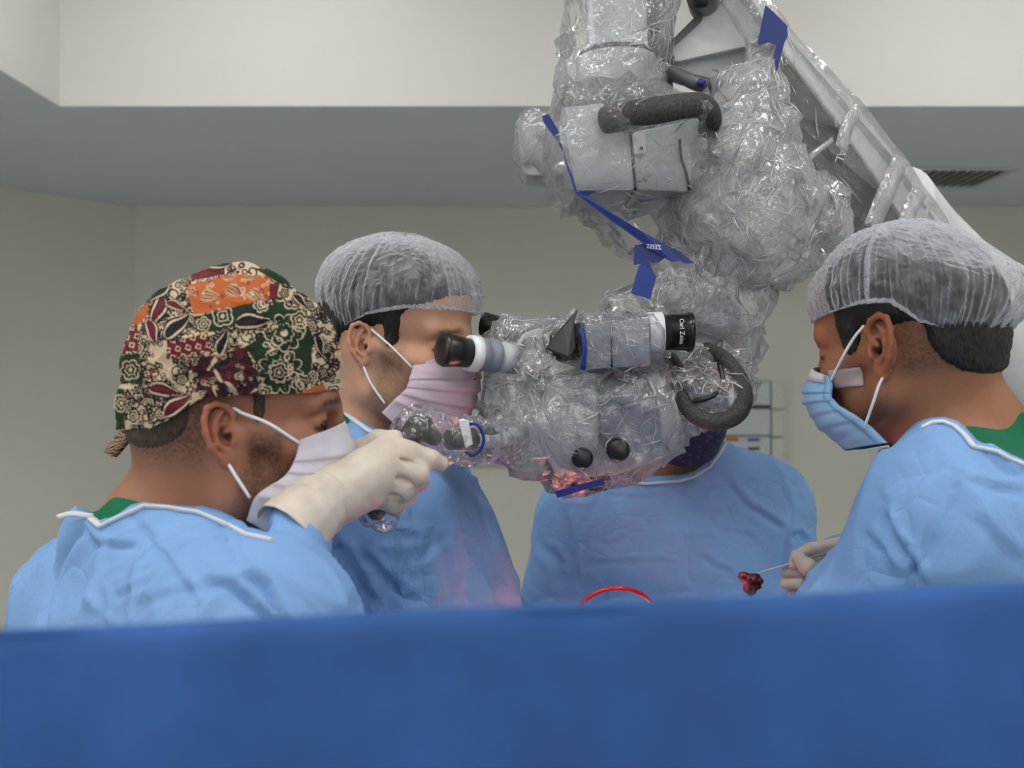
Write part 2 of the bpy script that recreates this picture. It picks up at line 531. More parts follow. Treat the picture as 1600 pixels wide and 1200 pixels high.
# air vent in the soffit
M_vent = plain('vent enamel', lin(196, 200, 200), 0.4)
M_ventdark = plain('vent duct', lin(22, 24, 26), 0.8)
vx0, vx1, vy0, vy1 = 1.34, 2.03, 4.08, 4.46
vent = empty('air_vent', (1.68, 4.27, SOF))
tag(vent, 'rectangular grey louvred air vent in the soffit behind the white arm', 'air vent')
fw = 0.026
link('frame', join_me([box_me((vx0, vy0, SOF - 0.012), (vx1, vy0 + fw, SOF), 0.002), box_me((vx0, vy1 - fw, SOF - 0.012), (vx1, vy1, SOF), 0.002),
                       box_me((vx0, vy0 + fw, SOF - 0.012), (vx0 + fw, vy1 - fw, SOF), 0.002), box_me((vx1 - fw, vy0 + fw, SOF - 0.012), (vx1, vy1 - fw, SOF), 0.002)]), M_vent, vent, False)
link('duct', box_me((vx0 + fw, vy0 + fw, SOF - 0.002), (vx1 - fw, vy1 - fw, SOF + 0.001)), M_ventdark, vent, False)
nsl = 17
sl_me = None
for i in range(nsl):
    x = vx0 + fw + (i + 0.5) * (vx1 - vx0 - 2 * fw) / nsl
    if sl_me is None:
        sl = link('slat', prism_me([(x - 0.012, vy0 + fw, SOF - 0.016), (x - 0.004, vy0 + fw, SOF - 0.016), (x + 0.008, vy0 + fw, SOF - 0.002), (x + 0.002, vy0 + fw, SOF - 0.002)], (0, vy1 - vy0 - 2 * fw, 0)), M_vent, vent, False)
        sl_me = sl.data; x0s = x
    else:
        sl = bpy.data.objects.new('slat', sl_me); COL.objects.link(sl); sl.parent = vent; sl.location = (x - x0s, 0, 0)

# medical gas rail on the back wall
M_rail = plain('rail enamel', lin(205, 212, 216), 0.35)
M_railcap = plain('rail end cap', lin(214, 214, 205), 0.4)
M_gap = plain('rail seam', lin(70, 76, 80), 0.6)
RD = 4.93
def rp(px, py, dd=0.0): return at(px, py, RD + dd)
rail = empty('medical_gas_rail', rp(980, 725))
tag(rail, 'pale horizontal medical gas and socket panel on the back wall', 'wall panel')
def rbx(name, x0, y0, x1, y1, mat, dd=0.0, dep=0.07, bv=0.004):
    a, b = rp(x0, y1), rp(x1, y0)
    return link(name, box_me((a[0], RD + dd, a[2]), (b[0], RD + dd + dep, b[2]), bv), mat, rail, False)
for (y0, y1) in ((596, 633), (639, 680), (682, 726)):
    rbx('panel', 728, y0, 1204, y1, M_rail)
rbx('backplate', 730, 598, 1205, 724, M_gap, 0.012, 0.058, 0)
# rounded end cap in three pieces
def capprism(y0, y1, rt, rb):
    pts = [(1206, y0)]
    if rt: pts += [(1206 + 20 - rt + rt * math.sin(a), y0 + rt - rt * math.cos(a)) for a in np.linspace(0, math.pi / 2, 6)]
    else: pts += [(1226, y0)]
    if rb: pts += [(1206 + 20 - rb + rb * math.cos(a), y1 - rb + rb * math.sin(a)) for a in np.linspace(0, math.pi / 2, 6)]
    else: pts += [(1226, y1)]
    pts += [(1206, y1)]
    return link('end_cap', pxprism(pts, RD - 0.004, 0.074, 0.003), M_railcap, rail, False)
capprism(596, 638, 10, 0); capprism(640, 682, 0, 0); capprism(684, 728, 0, 12)
for (x0, y0, x1, y1, c, nm) in ((1112, 682, 1151, 684.5, lin(205, 185, 40), 'yellow_label'), (1135, 685, 1154, 688.5, lin(190, 45, 35), 'red_label'), (1168, 685, 1187, 689, lin(45, 90, 170), 'blue_label'),
                            (1168, 699, 1187, 703, lin(25, 28, 32), 'black_slot'), (1182, 632.5, 1189, 636.5, lin(40, 80, 150), 'blue_label'), (747, 628, 760, 632, lin(30, 80, 150), 'blue_label'), (1181, 704.5, 1193, 713, lin(228, 228, 220), 'socket')):
    rbx(nm, x0, y0, x1, y1, plain(nm, c, 0.4), -0.006, 0.012, 0.001)
rbx('socket', 747, 609, 757, 617, M_railcap, -0.008, 0.012, 0.001)
rbx('socket_hole', 750.6, 610, 752.2, 611.8, M_ventdark, -0.010, 0.012, 0)
rbx('socket_hole', 750.6, 614, 752.2, 615.8, M_ventdark, -0.010, 0.012, 0)
rbx('socket_hole', 1184, 707, 1185.6, 709, M_ventdark, -0.010, 0.012, 0)
rbx('socket_hole', 1187, 707, 1188.6, 709, M_ventdark, -0.010, 0.012, 0)

# ================================================================== blue screen drape close to the lens
def nonwoven(name, color, dark=0.75, scale=900, rough=0.75, mott=14, crease=0.0):
    nt = NT(name)
    co = nt.coord()
    n1 = nt.n('TexNoise', i_Vector=co, i_Scale=float(mott), i_Detail=4.0)
    vo = nt.n('TexVoronoi', i_Vector=co, i_Scale=float(scale))
    n3 = nt.n('TexNoise', i_Vector=co, i_Scale=float(scale * 0.25), i_Detail=2.0)
    lo = tuple(c * dark for c in color[:3]) + (1,)
    c = nt.ramp(n1.outputs[0], [(0.3, lo), (0.7, color)])
    c = nt.mix(nt.ramp(vo.outputs['Distance'], [(0.1, (0.25,) * 3 + (1,)), (0.6, (0, 0, 0, 1))]), c, tuple(x * 0.7 for x in color[:3]) + (1,))
    b = nt.bump(vo.outputs['Distance'], 0.25, 0.0004)
    b = nt.bump(n3.outputs[0], 0.25, 0.0012, b)
    if crease:
        wn = nt.n('TexNoise', i_Vector=co, i_Scale=6.0, i_Detail=2.0)
        va = nt.n('VectorMath', operation='MULTIPLY_ADD'); nt.l(wn.outputs['Color'], va.inputs[0]); va.inputs[1].default_value = (0.12, 0.12, 0.12); nt.l(co, va.inputs[2])
        for sc_, st_, ds_ in ((11.0, 0.9, 0.010), (27.0, 0.7, 0.0035)):
            ms = nt.n('TexVoronoi', i_Scale=sc_, feature='DISTANCE_TO_EDGE'); nt.l(va.outputs[0], ms.inputs['Vector'])
            mk_ = nt.n('TexNoise', i_Vector=co, i_Scale=sc_ * 0.7, i_Detail=1.0)
            h_ = nt.math('MULTIPLY', nt.math('MINIMUM', ms.outputs['Distance'], 0.14), nt.ramp(mk_.outputs[0], [(0.42, (0, 0, 0, 1)), (0.62, (1, 1, 1, 1))]))
            b = nt.bump(h_, st_ * crease, ds_ * 3, b)
    p = principled(nt, c, rough, 0, b, 0.3)
    tr = nt.n('BsdfTranslucent'); nt.l(c, tr.inputs[0]); nt.l(b, tr.inputs['Normal'])
    mx = nt.n('MixShader', i_0=0.12); nt.l(p, mx.inputs[1]); nt.l(tr.outputs[0], mx.inputs[2])
    return nt.done(mx.outputs[0])
M_screen = nonwoven('screen drape', lin(50, 92, 158), 0.72, 700, 0.8, 22)
SD = 0.40
nu = 161
us = np.linspace(-260, 1860, nu)
top = np.interp(us, [-260, 0, 250, 500, 800, 1000, 1250, 1600, 1860], [1004, 988, 980, 966, 951, 944, 934, 914, 902]) + 2
prof = [(-0.105, 1.25), (-0.1, 1.0), (-0.075, 0.6), (-0.045, 0.3), (-0.02, 0.08), (-0.008, 0.018), (0.0, 0.0), (0.012, 0.004), (0.03, 0.03), (0.05, 0.15), (0.07, 0.5), (0.08, 1.0), (0.085, 1.28)]
pp = catmull([(a, b, 0) for a, b in prof], 5)
G = np.zeros((len(pp), nu, 3))
for i, q in enumerate(pp):
    base = np.array([at(u, t, SD) for u, t in zip(us, top)])
    drop = min(q[1], 1.36)
    wav = 0.004 * np.sin(base[:, 0] * 26 + 1) + 0.003 * np.sin(base[:, 0] * 61 + drop * 4)
    G[i, :, 0] = base[:, 0] * (1 + 0.1 * drop)
    G[i, :, 1] = base[:, 1] + q[0] * 0.9 + wav * min(1, 0.2 + drop * 1.5) * (1 if q[0] < 0 else -1)
    G[i, :, 2] = base[:, 2] - drop
scr = link('screen_drape', sheet_me(G[::-1], 0.0012), M_screen)
tag(scr, 'out-of-focus dark blue surgical screen sheet hanging in the foreground', 'drape')
# the wire screen it hangs on
M_steel = plain('brushed steel', lin(190, 192, 195), 0.3, 1.0)
fr = empty('wire_screen', (0, SD, 0))
tag(fr, 'bent steel frame holding up the blue foreground sheet', 'screen frame')
pl, pr = at(-230, 1003, SD), at(1830, 906, SD)
o = np.array([0.0, 0.006, -0.03])
link('rail', tube_me([pl + o, (pl + pr) / 2 + o, pr + o], 0.005, 10, 8), M_steel, fr)
for q in (pl, pr):
    link('post', tube_me([q + o, (q[0], SD + 0.006, 0.7), (q[0], SD + 0.006, 0.01)], 0.006, 10, 1), M_steel, fr)
    link('foot', lathe_me((q[0], SD + 0.006, 0.0), (q[0], SD + 0.006, 0.03), [(0, 0.045), (0.5, 0.045), (1, 0.012)]), M_steel, fr)
# ================================================================== people: shared builders
def rotm(yaw, pitch, roll):
    R = Matrix.Rotation(math.radians(yaw), 3, 'Z') @ Matrix.Rotation(math.radians(pitch), 3, 'Y') @ Matrix.Rotation(math.radians(roll), 3, 'X')
    return np.array(R)
class Head:
    """x forward, y to the person's left, z up; origin half-way between the ear canals"""
    def __init__(s, ear_px, d, side, yaw, pitch, roll=0, scale=1.0):
        s.R = rotm(yaw, pitch, roll); s.k = scale
        s.o = at(ear_px[0], ear_px[1], d) - s.R @ np.array([0, side * 0.073 * scale, 0])
    def w(s, p): return (np.asarray(p, float) * s.k) @ s.R.T + s.o
    def l(s, p): return ((np.asarray(p, float) - s.o) @ s.R) / s.k
def ear_prims(sd, size=1.0, flare=26):
    ph = math.radians(flare)
    fa = np.array([math.cos(ph), -sd * math.sin(ph), 0]); ua = np.array([-0.17, 0, 0.985]); na = np.cross(fa, ua) * (-sd)
    na /= np.linalg.norm(na)
    if na[1] * sd < 0: na = -na
    c = np.array([-0.006, sd * 0.075, 0.001])
    q = lambda u, w, n=0.0: c + size * (u * fa + w * ua + n * na)
    R = np.stack([fa, na, ua], 1)
    L = [(ell(q(-0.002, 0.003, 0.0), np.array((0.0165, 0.0055, 0.028)) * size, R), 0.004, 'add'),
         (ell(q(0.0, -0.026, 0.001), np.array((0.0095, 0.0045, 0.011)) * size, R), 0.004, 'add'),
         (ell(q(0.001, -0.003, 0.006), np.array((0.0088, 0.011, 0.0135)) * size, R), 0.002, 'sub'),
         (ell(q(0.003, 0.019, 0.0055), np.array((0.0085, 0.0065, 0.007)) * size, R), 0.002, 'sub')]
    hx = [(0.004, 0.003, 0.002), (0.011, 0.010, 0.004), (0.0135, 0.021, 0.006), (0.0075, 0.0305, 0.0075), (-0.004, 0.0335, 0.009), (-0.0145, 0.028, 0.010), (-0.0195, 0.015, 0.010), (-0.0195, 0.000, 0.010), (-0.016, -0.014, 0.009), (-0.009, -0.025, 0.005)]
    for a, b in zip(hx[:-1], hx[1:]): L.append((cone(q(*a), q(*b), 0.0036 * size, 0.0036 * size), 0.002, 'add'))
    ah = [(0.002, 0.024, 0.002), (-0.006, 0.014, 0.0045), (-0.0095, 0.002, 0.005), (-0.008, -0.010, 0.005), (-0.001, -0.0165, 0.005)]
    for a, b in zip(ah[:-1], ah[1:]): L.append((cone(q(*a), q(*b), 0.003 * size, 0.003 * size), 0.003, 'add'))
    L.append((cone(q(0.0125, 0.003, 0.002), q(0.0105, -0.008, 0.004), 0.004 * size, 0.0042 * size), 0.004, 'add'))
    L.append((cone(q(0.006, -0.003, 0.002), q(0.006, -0.004, -0.012), 0.0038 * size, 0.003), 0.002, 'sub'))
    return L
def skull_prims(nose=1.0, jaw=1.0, brow=1.0, lid_open=False, short=1.0):
    L = []
    Z = lambda z: z if z > -0.03 else -0.03 + (z + 0.03) * short      # short < 1: shorter lower face
    add = lambda p, k=0.012: L.append((p, k, 'add'))
    sub = lambda p, k=0.01: L.append((p, k, 'sub'))
    add(ell((-0.006, 0, 0.05), (0.098, 0.0755, 0.083)))
    add(ell((-0.05, 0, 0.02), (0.054, 0.062, 0.056)), 0.02)
    add(ell((0.045, 0, 0.058), (0.052, 0.063, 0.056)), 0.02)
    add(ell((0.042, 0, -0.022), (0.05, 0.056, 0.066)), 0.02)
    add(ell((0.03, 0, Z(-0.055)), (0.05, 0.05 * jaw, 0.045)), 0.02)
    for s in (-1, 1):
        add(cone((0.091, s * 0.012, 0.029), (0.074, s * 0.046, 0.033), 0.0125 * brow, 0.011 * brow), 0.014)
        add(ell((0.062, s * 0.044, -0.010), (0.024, 0.021, 0.017)), 0.016)
        add(cone((0.045, s * 0.055, -0.006), (0.006, s * 0.067, 0.004), 0.011, 0.010), 0.012)
        add(cone((-0.002, s * 0.056 * jaw, -0.012), (0.006, s * 0.053 * jaw, Z(-0.056)), 0.016, 0.015), 0.02)
        add(cone((0.006, s * 0.053 * jaw, Z(-0.056)), (0.078, s * 0.014, Z(-0.097)), 0.015, 0.015), 0.018)
    add(ell((0.083, 0, Z(-0.099)), (0.018, 0.022, 0.017)), 0.014)
    add(ell((0.078, 0, Z(-0.058)), (0.026, 0.031, 0.028)), 0.016)
    for s in (-1, 1):
        sub(ell((0.102, s * 0.032, 0.012), (0.019, 0.019, 0.0125)), 0.012)
        add(ell((0.0765, s * 0.031, 0.0125), (0.0145, 0.0165, 0.0125)), 0.005)
        if lid_open:
            sub(ell((0.092, s * 0.033, 0.011), (0.014, 0.0135, 0.0042)), 0.002)
        else:
            sub(cone((0.0925, s * 0.023, 0.0075), (0.082, s * 0.046, 0.008), 0.0016, 0.0014), 0.0015)
    add(cone((0.094, 0, 0.026), (0.1155 * nose, 0, -0.018), 0.0085, 0.0105), 0.008)
    for s in (-1, 1): add(ell((0.103, s * 0.0135, -0.023), (0.011, 0.0075, 0.0085)), 0.006)
    add(cone((0.099, -0.018, Z(-0.0545)), (0.099, 0.018, Z(-0.0545)), 0.006, 0.006), 0.006)
    add(cone((0.098, -0.016, Z(-0.0665)), (0.098, 0.016, Z(-0.0665)), 0.0065, 0.0065), 0.006)
    return L
def body_mesh(H, neck, sho, prm, vox=0.0017, neck_r=(0.056, 0.062), zlo=-0.25):
    """head, ears, neck and the slope to both shoulders as one continuous surface"""
    nk = H.l(neck); S = [H.l(p) for p in sho]
    F = Field((-0.15, -0.125, zlo), (0.15, 0.125, 0.15), vox)
    for p, k, m in skull_prims(**prm.get('skull', {})): F.op(p, k, m)
    F.op(cone((-0.03, 0, -0.01), nk, neck_r[0], neck_r[1]), 0.03)
    F.op(cone((-0.012, 0.03, -0.03), nk * 0.8 + np.array((0.025, 0.018, 0.0)), 0.018, 0.016), 0.02)
    F.op(cone((-0.012, -0.03, -0.03), nk * 0.8 + np.array((0.025, -0.018, 0.0)), 0.018, 0.016), 0.02)
    for q in S: F.op(cone(nk + np.array((-0.02, 0, 0.0)), q, 0.05, 0.05), 0.05)
    for s in (-1, 1):
        for p, k, m in ear_prims(s, prm.get('ear', 1.0), prm.get('flare', 26)): F.op(p, k, m, 0.012)
    V, Q = F.mesh(1)
    return V, Q, F
def skin_col(V, base, beard, stubble=0.5, ears=(0.9, 0.35, 0.28), seed=0, nape=None):
    n = perlin(V * 60 + seed) * 0.5 + perlin(V * 190 + seed) * 0.5
    C = np.array(base)[None, :] * (1 + 0.09 * n[:, None])
    e = smoothstep(0.072, 0.086, np.abs(V[:, 1])) * (np.abs(V[:, 0] + 0.006) < 0.04) * (np.abs(V[:, 2]) < 0.05)
    C = C * (1 - 0.38 * e[:, None]) + np.array(base) * np.array(ears) * 1.15 * 0.38 * e[:, None]
    # cheeks and nose a little redder
    ck = np.exp(-(((V[:, 0] - 0.075) / 0.03) ** 2 + ((V[:, 2] + 0.012) / 0.025) ** 2))
    C *= 1 - ck[:, None] * np.array([0.0, 0.1, 0.1])
    # stubble on the jaw, lip and throat
    jawm = smoothstep(-0.012, -0.04, V[:, 2]) * smoothstep(0.0, 0.018, V[:, 0]) * smoothstep(-0.17, -0.11, V[:, 2])
    side = smoothstep(0.055, 0.045, V[:, 0]) * smoothstep(0.02, -0.01, V[:, 2]) * smoothstep(0.012, 0.022, V[:, 0]) * smoothstep(-0.1, -0.06, V[:, 2])
    b = np.clip(np.maximum(jawm, side), 0, 1) * stubble * (0.6 + 0.4 * smoothstep(-0.35, 0.3, perlin(V * 420 + seed)))
    C = C * (1 - b[:, None]) + np.array(beard) * b[:, None]
    if nape is not None:
        hb = nape(V) * (0.55 + 0.45 * smoothstep(-0.3, 0.3, perlin(V * 380)))
        C = C * (1 - hb[:, None]) + np.array(beard) * hb[:, None]
    # dark lash and brow lines
    for s in (-1, 1):
        d = np.abs(V[:, 2] - 0.0075) / 0.0022
        l = np.exp(-d ** 2) * (np.abs(V[:, 1] - s * 0.034) < 0.014) * (V[:, 0] > 0.072)
        C = C * (1 - 0.75 * l[:, None])
        bz = 0.034 - 0.0002 / 0.01 * (np.abs(V[:, 1]) - 0.03) * 10
        bw = np.exp(-((V[:, 2] - bz) / 0.0045) ** 2) * smoothstep(0.01, 0.016, s * V[:, 1]) * smoothstep(0.056, 0.046, s * V[:, 1]) * (V[:, 0] > 0.05)
        bw *= 0.75 + 0.25 * smoothstep(-0.3, 0.2, perlin(V * 150))
        C = C * (1 - 0.9 * bw[:, None]) + np.array(beard) * 0.7 * 0.9 * bw[:, None]
    return np.clip(C, 0, 1)
def skin_mat(name, rough=0.5):
    nt = NT(name)
    a = nt.n('Attribute', attribute_name='Col')
    nz = nt.n('TexNoise', i_Vector=nt.coord(), i_Scale=600.0, i_Detail=2.0)
    n2 = nt.n('TexVoronoi', i_Vector=nt.coord(), i_Scale=900.0)
    b = nt.bump(nz.outputs[0], 0.18, 0.0006); b = nt.bump(n2.outputs['Distance'], 0.08, 0.0004, b)
    p = nt.n('BsdfPrincipled')
    nt.l(a.outputs['Color'], p.inputs['Base Color']); nt.l(b, p.inputs['Normal'])
    p.inputs['Roughness'].default_value = rough; p.inputs['Specular IOR Level'].default_value = 0.4
    p.inputs['Subsurface Weight'].default_value = 0.12; p.inputs['Subsurface Radius'].default_value = (0.008, 0.003, 0.0015); p.inputs['Subsurface Scale'].default_value = 0.5
    return nt.done(p.outputs[0])
def hair_mat(name, c):
    nt = NT(name)
    n1 = nt.n('TexNoise', i_Vector=nt.coord(scale=(500, 500, 90)), i_Scale=1.0, i_Detail=3.0)
    col = nt.ramp(n1.outputs[0], [(0.3, tuple(x * 0.4 for x in c[:3]) + (1,)), (0.75, tuple(min(1, x * 1.7) for x in c[:3]) + (1,))])
    return nt.done(principled(nt, col, 0.5, 0, nt.bump(n1.outputs[0], 0.9, 0.002), 0.4))
def hair_mesh(H, prm, regions, thick=0.004, vox=0.0024, seed=0):
    """short hair: the scalp pushed out by `thick`, kept inside the regions (list of prims in head space)"""
    F = Field((-0.125, -0.10, -0.13), (0.125, 0.10, 0.15), vox)
    for p, k, m in skull_prims(**prm.get('skull', {}))[:16]: F.op(p, k, m)
    F.op(cone((-0.03, 0, -0.01), H.l(prm['neck']), prm['neck_r'][0], prm['neck_r'][1]), 0.03)
    F.v -= thick
    M = Field((-0.125, -0.10, -0.13), (0.125, 0.10, 0.15), vox)
    for p, k in regions: M.op(p, k, 'add', 0.05)
    h = np.clip(0.5 - 0.5 * (F.v - M.v) / 0.006, 0, 1)
    F.v = F.v * (1 - h) + M.v * h + 0.006 * h * (1 - h)
    V, Q = F.mesh(1)
    N = vnormals(V, Q)
    V = V + N * (0.0016 * perlin(V * np.array([260, 260, 70]) + seed) + 0.001 * perlin(V * 420))[:, None]
    return mesh_np('hair', H.w(V), Q)

def loop_me(H, pts, r=0.0016): return tube_me([H.w(p) for p in pts], r, 8, 6)

def mask_grid(H, rows, nu=61, nv=65, pleats=((0.3, 0.004), (0.45, 0.005), (0.6, 0.005), (0.74, 0.004)), seed=0, crumple=0.0016, power=1.0, asym=0.0):
    """pleated face mask lofted over rows of (mid x, mid z, side x, side y, side z)"""
    rows = np.array(rows, float)
    vv = np.linspace(0, len(rows) - 1, nv)
    RR = np.array(catmull(rows, 24)); RR = np.stack([np.interp(vv, np.linspace(0, len(rows) - 1, len(RR)), RR[:, i]) for i in range(5)], 1)
    u = np.linspace(-1, 1, nu)
    a = u * math.pi / 2
    P = np.zeros((nv, nu, 3))
    v01 = np.linspace(0, 1, nv)
    pl = np.zeros(nv)
    for c, h in pleats:      # saw-tooth pleat: slow rise, quick fall
        t = (v01 - c) / 0.13
        pl += h * np.where((t > -1) & (t < 0), 1 + t, np.where((t >= 0) & (t < 0.22), 1 - t / 0.22, 0))
    for j in range(nv):
        mx, mz, sx, sy, sz = RR[j]
        cs = np.abs(np.cos(a)) ** power
        P[j, :, 0] = sx + (mx - sx) * cs
        P[j, :, 1] = sy * np.sign(u) * np.abs(np.sin(a)) ** 0.92
        P[j, :, 2] = mz + (sz - mz) * np.abs(u) ** 1.6
        nrm = np.stack([cs * 0.85, np.sin(a) * 0.8, np.zeros(nu)], 1)
        P[j] += nrm * (pl[j] * (0.35 + 0.65 * np.abs(np.cos(a * 0.9))))[:, None]
    Q = P.reshape(-1, 3)
    cr = perlin(Q * np.array([30, 30, 90]) + seed) * crumple + ridged(Q * np.array([22, 22, 45]) + seed + 3) * crumple * 0.8
    dirn = Q - np.array([0.02, 0, -0.05]); dirn /= np.linalg.norm(dirn, axis=1, keepdims=True)
    Q = Q + dirn * cr[:, None]
    return H.w(Q).reshape(nv, nu, 3)
def mask_mat(name, color, inner=None):
    nt = NT(name)
    co = nt.coord()
    v = nt.n('TexVoronoi', i_Vector=co, i_Scale=700.0)
    n1 = nt.n('TexNoise', i_Vector=co, i_Scale=25.0, i_Detail=3.0)
    c = nt.ramp(n1.outputs[0], [(0.35, tuple(x * 0.9 for x in color[:3]) + (1,)), (0.65, color)])
    b = nt.bump(v.outputs['Distance'], 0.15, 0.0004); b = nt.bump(n1.outputs[0], 0.15, 0.003, b)
    p = principled(nt, c, 0.75, 0, b, 0.3)
    tr = nt.n('BsdfTranslucent'); nt.l(c, tr.inputs[0])
    mx = nt.n('MixShader', i_0=0.22); nt.l(p, mx.inputs[1]); nt.l(tr.outputs[0], mx.inputs[2])
    return nt.done(mx.outputs[0])
def stitched_edge(P, j0=3):
    """row of little stitch dashes along the near side edge of a mask grid, as one mesh"""
    return None

def bouffant_me(H, c, rad, rim, seed=0, npl=46, pamp=0.0035, tilt=0.0, lump=0.006, thick=0.0006, band=0.9, nu=420, nv=120, fine=0.0016, droop=0.0):
    """puffy cap: c centre, rad(azimuth)->(horizontal, up, down) radii, rim(azimuth)->polar angle of the elastic edge"""
    az = np.linspace(0, 2 * math.pi, nu, endpoint=False)
    vv = np.linspace(0.0, 1.0, nv)
    P = np.zeros((nv, nu, 3))
    rx = np.array([rad(a) for a in az]); rm = np.array([rim(a) for a in az])
    ca, sa = np.cos(az), np.sin(az)
    for j, v in enumerate(vv):
        ph = np.minimum(v / band, 1.0) * rm
        zz = np.cos(ph)
        rz = np.where(zz > 0, rx[:, 1], rx[:, 2])
        hor = np.sin(ph) * rx[:, 0]
        P[j, :, 0] = ca * hor; P[j, :, 1] = sa * hor * rx[:, 3]; P[j, :, 2] = zz * rz
        t = max(0, (v - band) / (1 - band))       # edge tucked in under the puff
        P[j] *= np.array([1 - 0.13 * t, 1 - 0.13 * t, 1])
        P[j, :, 2] += 0.006 * t
    Q = P.reshape(-1, 3)
    L = np.linalg.norm(Q, axis=1, keepdims=True); D = Q / L
    A = np.tile(az, nv); Vv = np.repeat(vv, nu)
    q3 = np.stack([np.cos(A) * 1.2, np.sin(A) * 1.2, Vv * 1.5], 1)
    d = lump * perlin(q3 * 1.6 + seed)
    pl = 1 - 2 * np.abs(perlin(np.stack([np.cos(A) * npl * 0.16, np.sin(A) * npl * 0.16, Vv * 1.1 + 0.5 * perlin(q3 * 2.2)], 1) + seed))
    pl2 = 1 - 2 * np.abs(perlin(np.stack([np.cos(A) * npl * 0.34, np.sin(A) * npl * 0.34, Vv * 2.0], 1) + seed + 9))
    ew = smoothstep(0.02, 0.9, Vv)
    d += pamp * ew * (np.maximum(pl, 0) ** 3 + 0.4 * np.maximum(pl2, 0) ** 3)
    d += fine * np.maximum(ridged(D * 9 + 2.5 * perlin(D * 3 + seed)[:, None] + seed), 0) ** 3
    wr = smoothstep(band - 0.02, 1.0, Vv)
    d += wr * 0.0032 * np.sin(A * 74 + 6 * perlin(q3 * 4))
    Q = Q + D * d[:, None]
    if droop: Q[:, 2] -= droop * smoothstep(0.0, 0.13, -Q[:, 0]) * smoothstep(-0.02, 0.05, Q[:, 2])
    if tilt: Q = Q @ np.array(Matrix.Rotation(tilt, 3, 'Y')).T
    Q = Q + np.array(c)
    return sheet_me(H.w(Q).reshape(nv, nu, 3), thick, closed_u=True)
def bouffant_mat(name='bouffant film', see=0.80):
    nt = NT(name)
    co = nt.coord()
    n1 = nt.n('TexNoise', i_Vector=co, i_Scale=420.0, i_Detail=3.0)
    n2 = nt.n('TexNoise', i_Vector=co, i_Scale=60.0, i_Detail=5.0)
    b = nt.bump(n1.outputs[0], 0.3, 0.001); b = nt.bump(n2.outputs[0], 0.35, 0.003, b)
    white = lin(222, 224, 232)
    df = nt.n('BsdfDiffuse', i_Color=white); nt.l(b, df.inputs['Normal'])
    tl = nt.n('BsdfTranslucent', i_Color=white); nt.l(b, tl.inputs['Normal'])
    m1 = nt.n('MixShader', i_0=0.45); nt.l(df.outputs[0], m1.inputs[1]); nt.l(tl.outputs[0], m1.inputs[2])
    tp = nt.n('BsdfTransparent')
    lw = nt.n('LayerWeight', i_Blend=0.35); nt.l(b, lw.inputs['Normal'])
    f = nt.math('ADD', nt.math('MULTIPLY', lw.outputs['Facing'], 0.75), 1 - see - 0.12)
    f = nt.math('ADD', f, nt.math('MULTIPLY', nt.math('SUBTRACT', n2.outputs[0], 0.5), 0.5))
    f = nt.math('MINIMUM', nt.math('MAXIMUM', f, 0.06), 0.94)
    m2 = nt.n('MixShader'); nt.l(f, m2.inputs[0]); nt.l(tp.outputs[0], m2.inputs[1]); nt.l(m1.outputs[0], m2.inputs[2])
    return nt.done(m2.outputs[0])

# ---- gowns -----------------------------------------------------------------
def sdf_eval(prims, P):
    v = np.full(len(P), 1.0)
    for pr, k in prims:
        d = pr[0](P[:, 0], P[:, 1], P[:, 2])
        h = np.clip(0.5 + 0.5 * (v - d) / k, 0, 1)
        v = v * (1 - h) + d * h - k * h * (1 - h)
    return v
def torso_prims(neck, ls, rs, face, le=None, lw=None, re=None, rw=None, inf=0.0, chest=(0.125, 0.17, 0.2), drop=0.13, hip=None, slope=0.05, arm=(0.066, 0.058, 0.046)):
    neck, ls, rs = (np.array(p, float) for p in (neck, ls, rs))
    f = np.array([face[0], face[1], 0.0]); f /= np.linalg.norm(f); lft = np.array([-f[1], f[0], 0])
    mid = (ls + rs) / 2
    R = np.stack([f, lft, np.array([0, 0, 1.0])], 1)
    L = [(ell(mid + np.array([0, 0, -drop]) + f * 0.01, np.array(chest) + inf, R), 0.05),
         (cone(ls, rs, 0.062 + inf, 0.062 + inf), 0.06),
         (cone(neck + np.array([0, 0, -0.01]), ls + np.array([0, 0, 0.0]), slope + inf, 0.055 + inf), 0.06),
         (cone(neck + np.array([0, 0, -0.01]), rs + np.array([0, 0, 0.0]), slope + inf, 0.055 + inf), 0.06)]
    h = np.array(hip, float) if hip is not None else mid + np.array([0, 0, -0.5])
    L.append((ecap(mid + np.array([0, 0, -0.22]), h, 0.165 + inf, 0.19 + inf, 0.74, f), 0.08))
    for sh, e, w in ((ls, le, lw), (rs, re, rw)):
        if e is not None: L.append((cone(sh, e, arm[0] + inf, arm[1] + inf), 0.035))
        if w is not None: L.append((cone(e, w, arm[1] + inf, arm[2] + inf), 0.03))
    return L
def pxcut(poly, dlo=0.3, dhi=9.0):
    """volume of sight rays through an outline (neck opening of a gown)"""
    P = np.array(poly, float); n = len(P)
    def fn(x, y, z):
        u = 800 + x / y * FPX; v = 600 - (z - CAMZ) / y * FPX
        u, v = np.broadcast_arrays(u, v)
        best = np.full(u.shape, 1e9, np.float32); ins = np.zeros(u.shape, bool)
        for i in range(n):
            a, b = P[i], P[(i + 1) % n]; d = b - a
            t = np.clip(((u - a[0]) * d[0] + (v - a[1]) * d[1]) / (d @ d), 0, 1)
            best = np.minimum(best, (u - a[0] - t * d[0]) ** 2 + (v - a[1] - t * d[1]) ** 2)
            c = (a[1] > v) != (b[1] > v)
            if abs(d[1]) > 1e-9: ins ^= c & (u < d[0] * (v - a[1]) / d[1] + a[0])
        s = np.sqrt(best) * (y / FPX) * np.where(ins, -1, 1)
        return np.maximum(np.maximum(s, dlo - y), y - dhi)
    return fn, np.full(3, -9.0), np.full(3, 9.0)
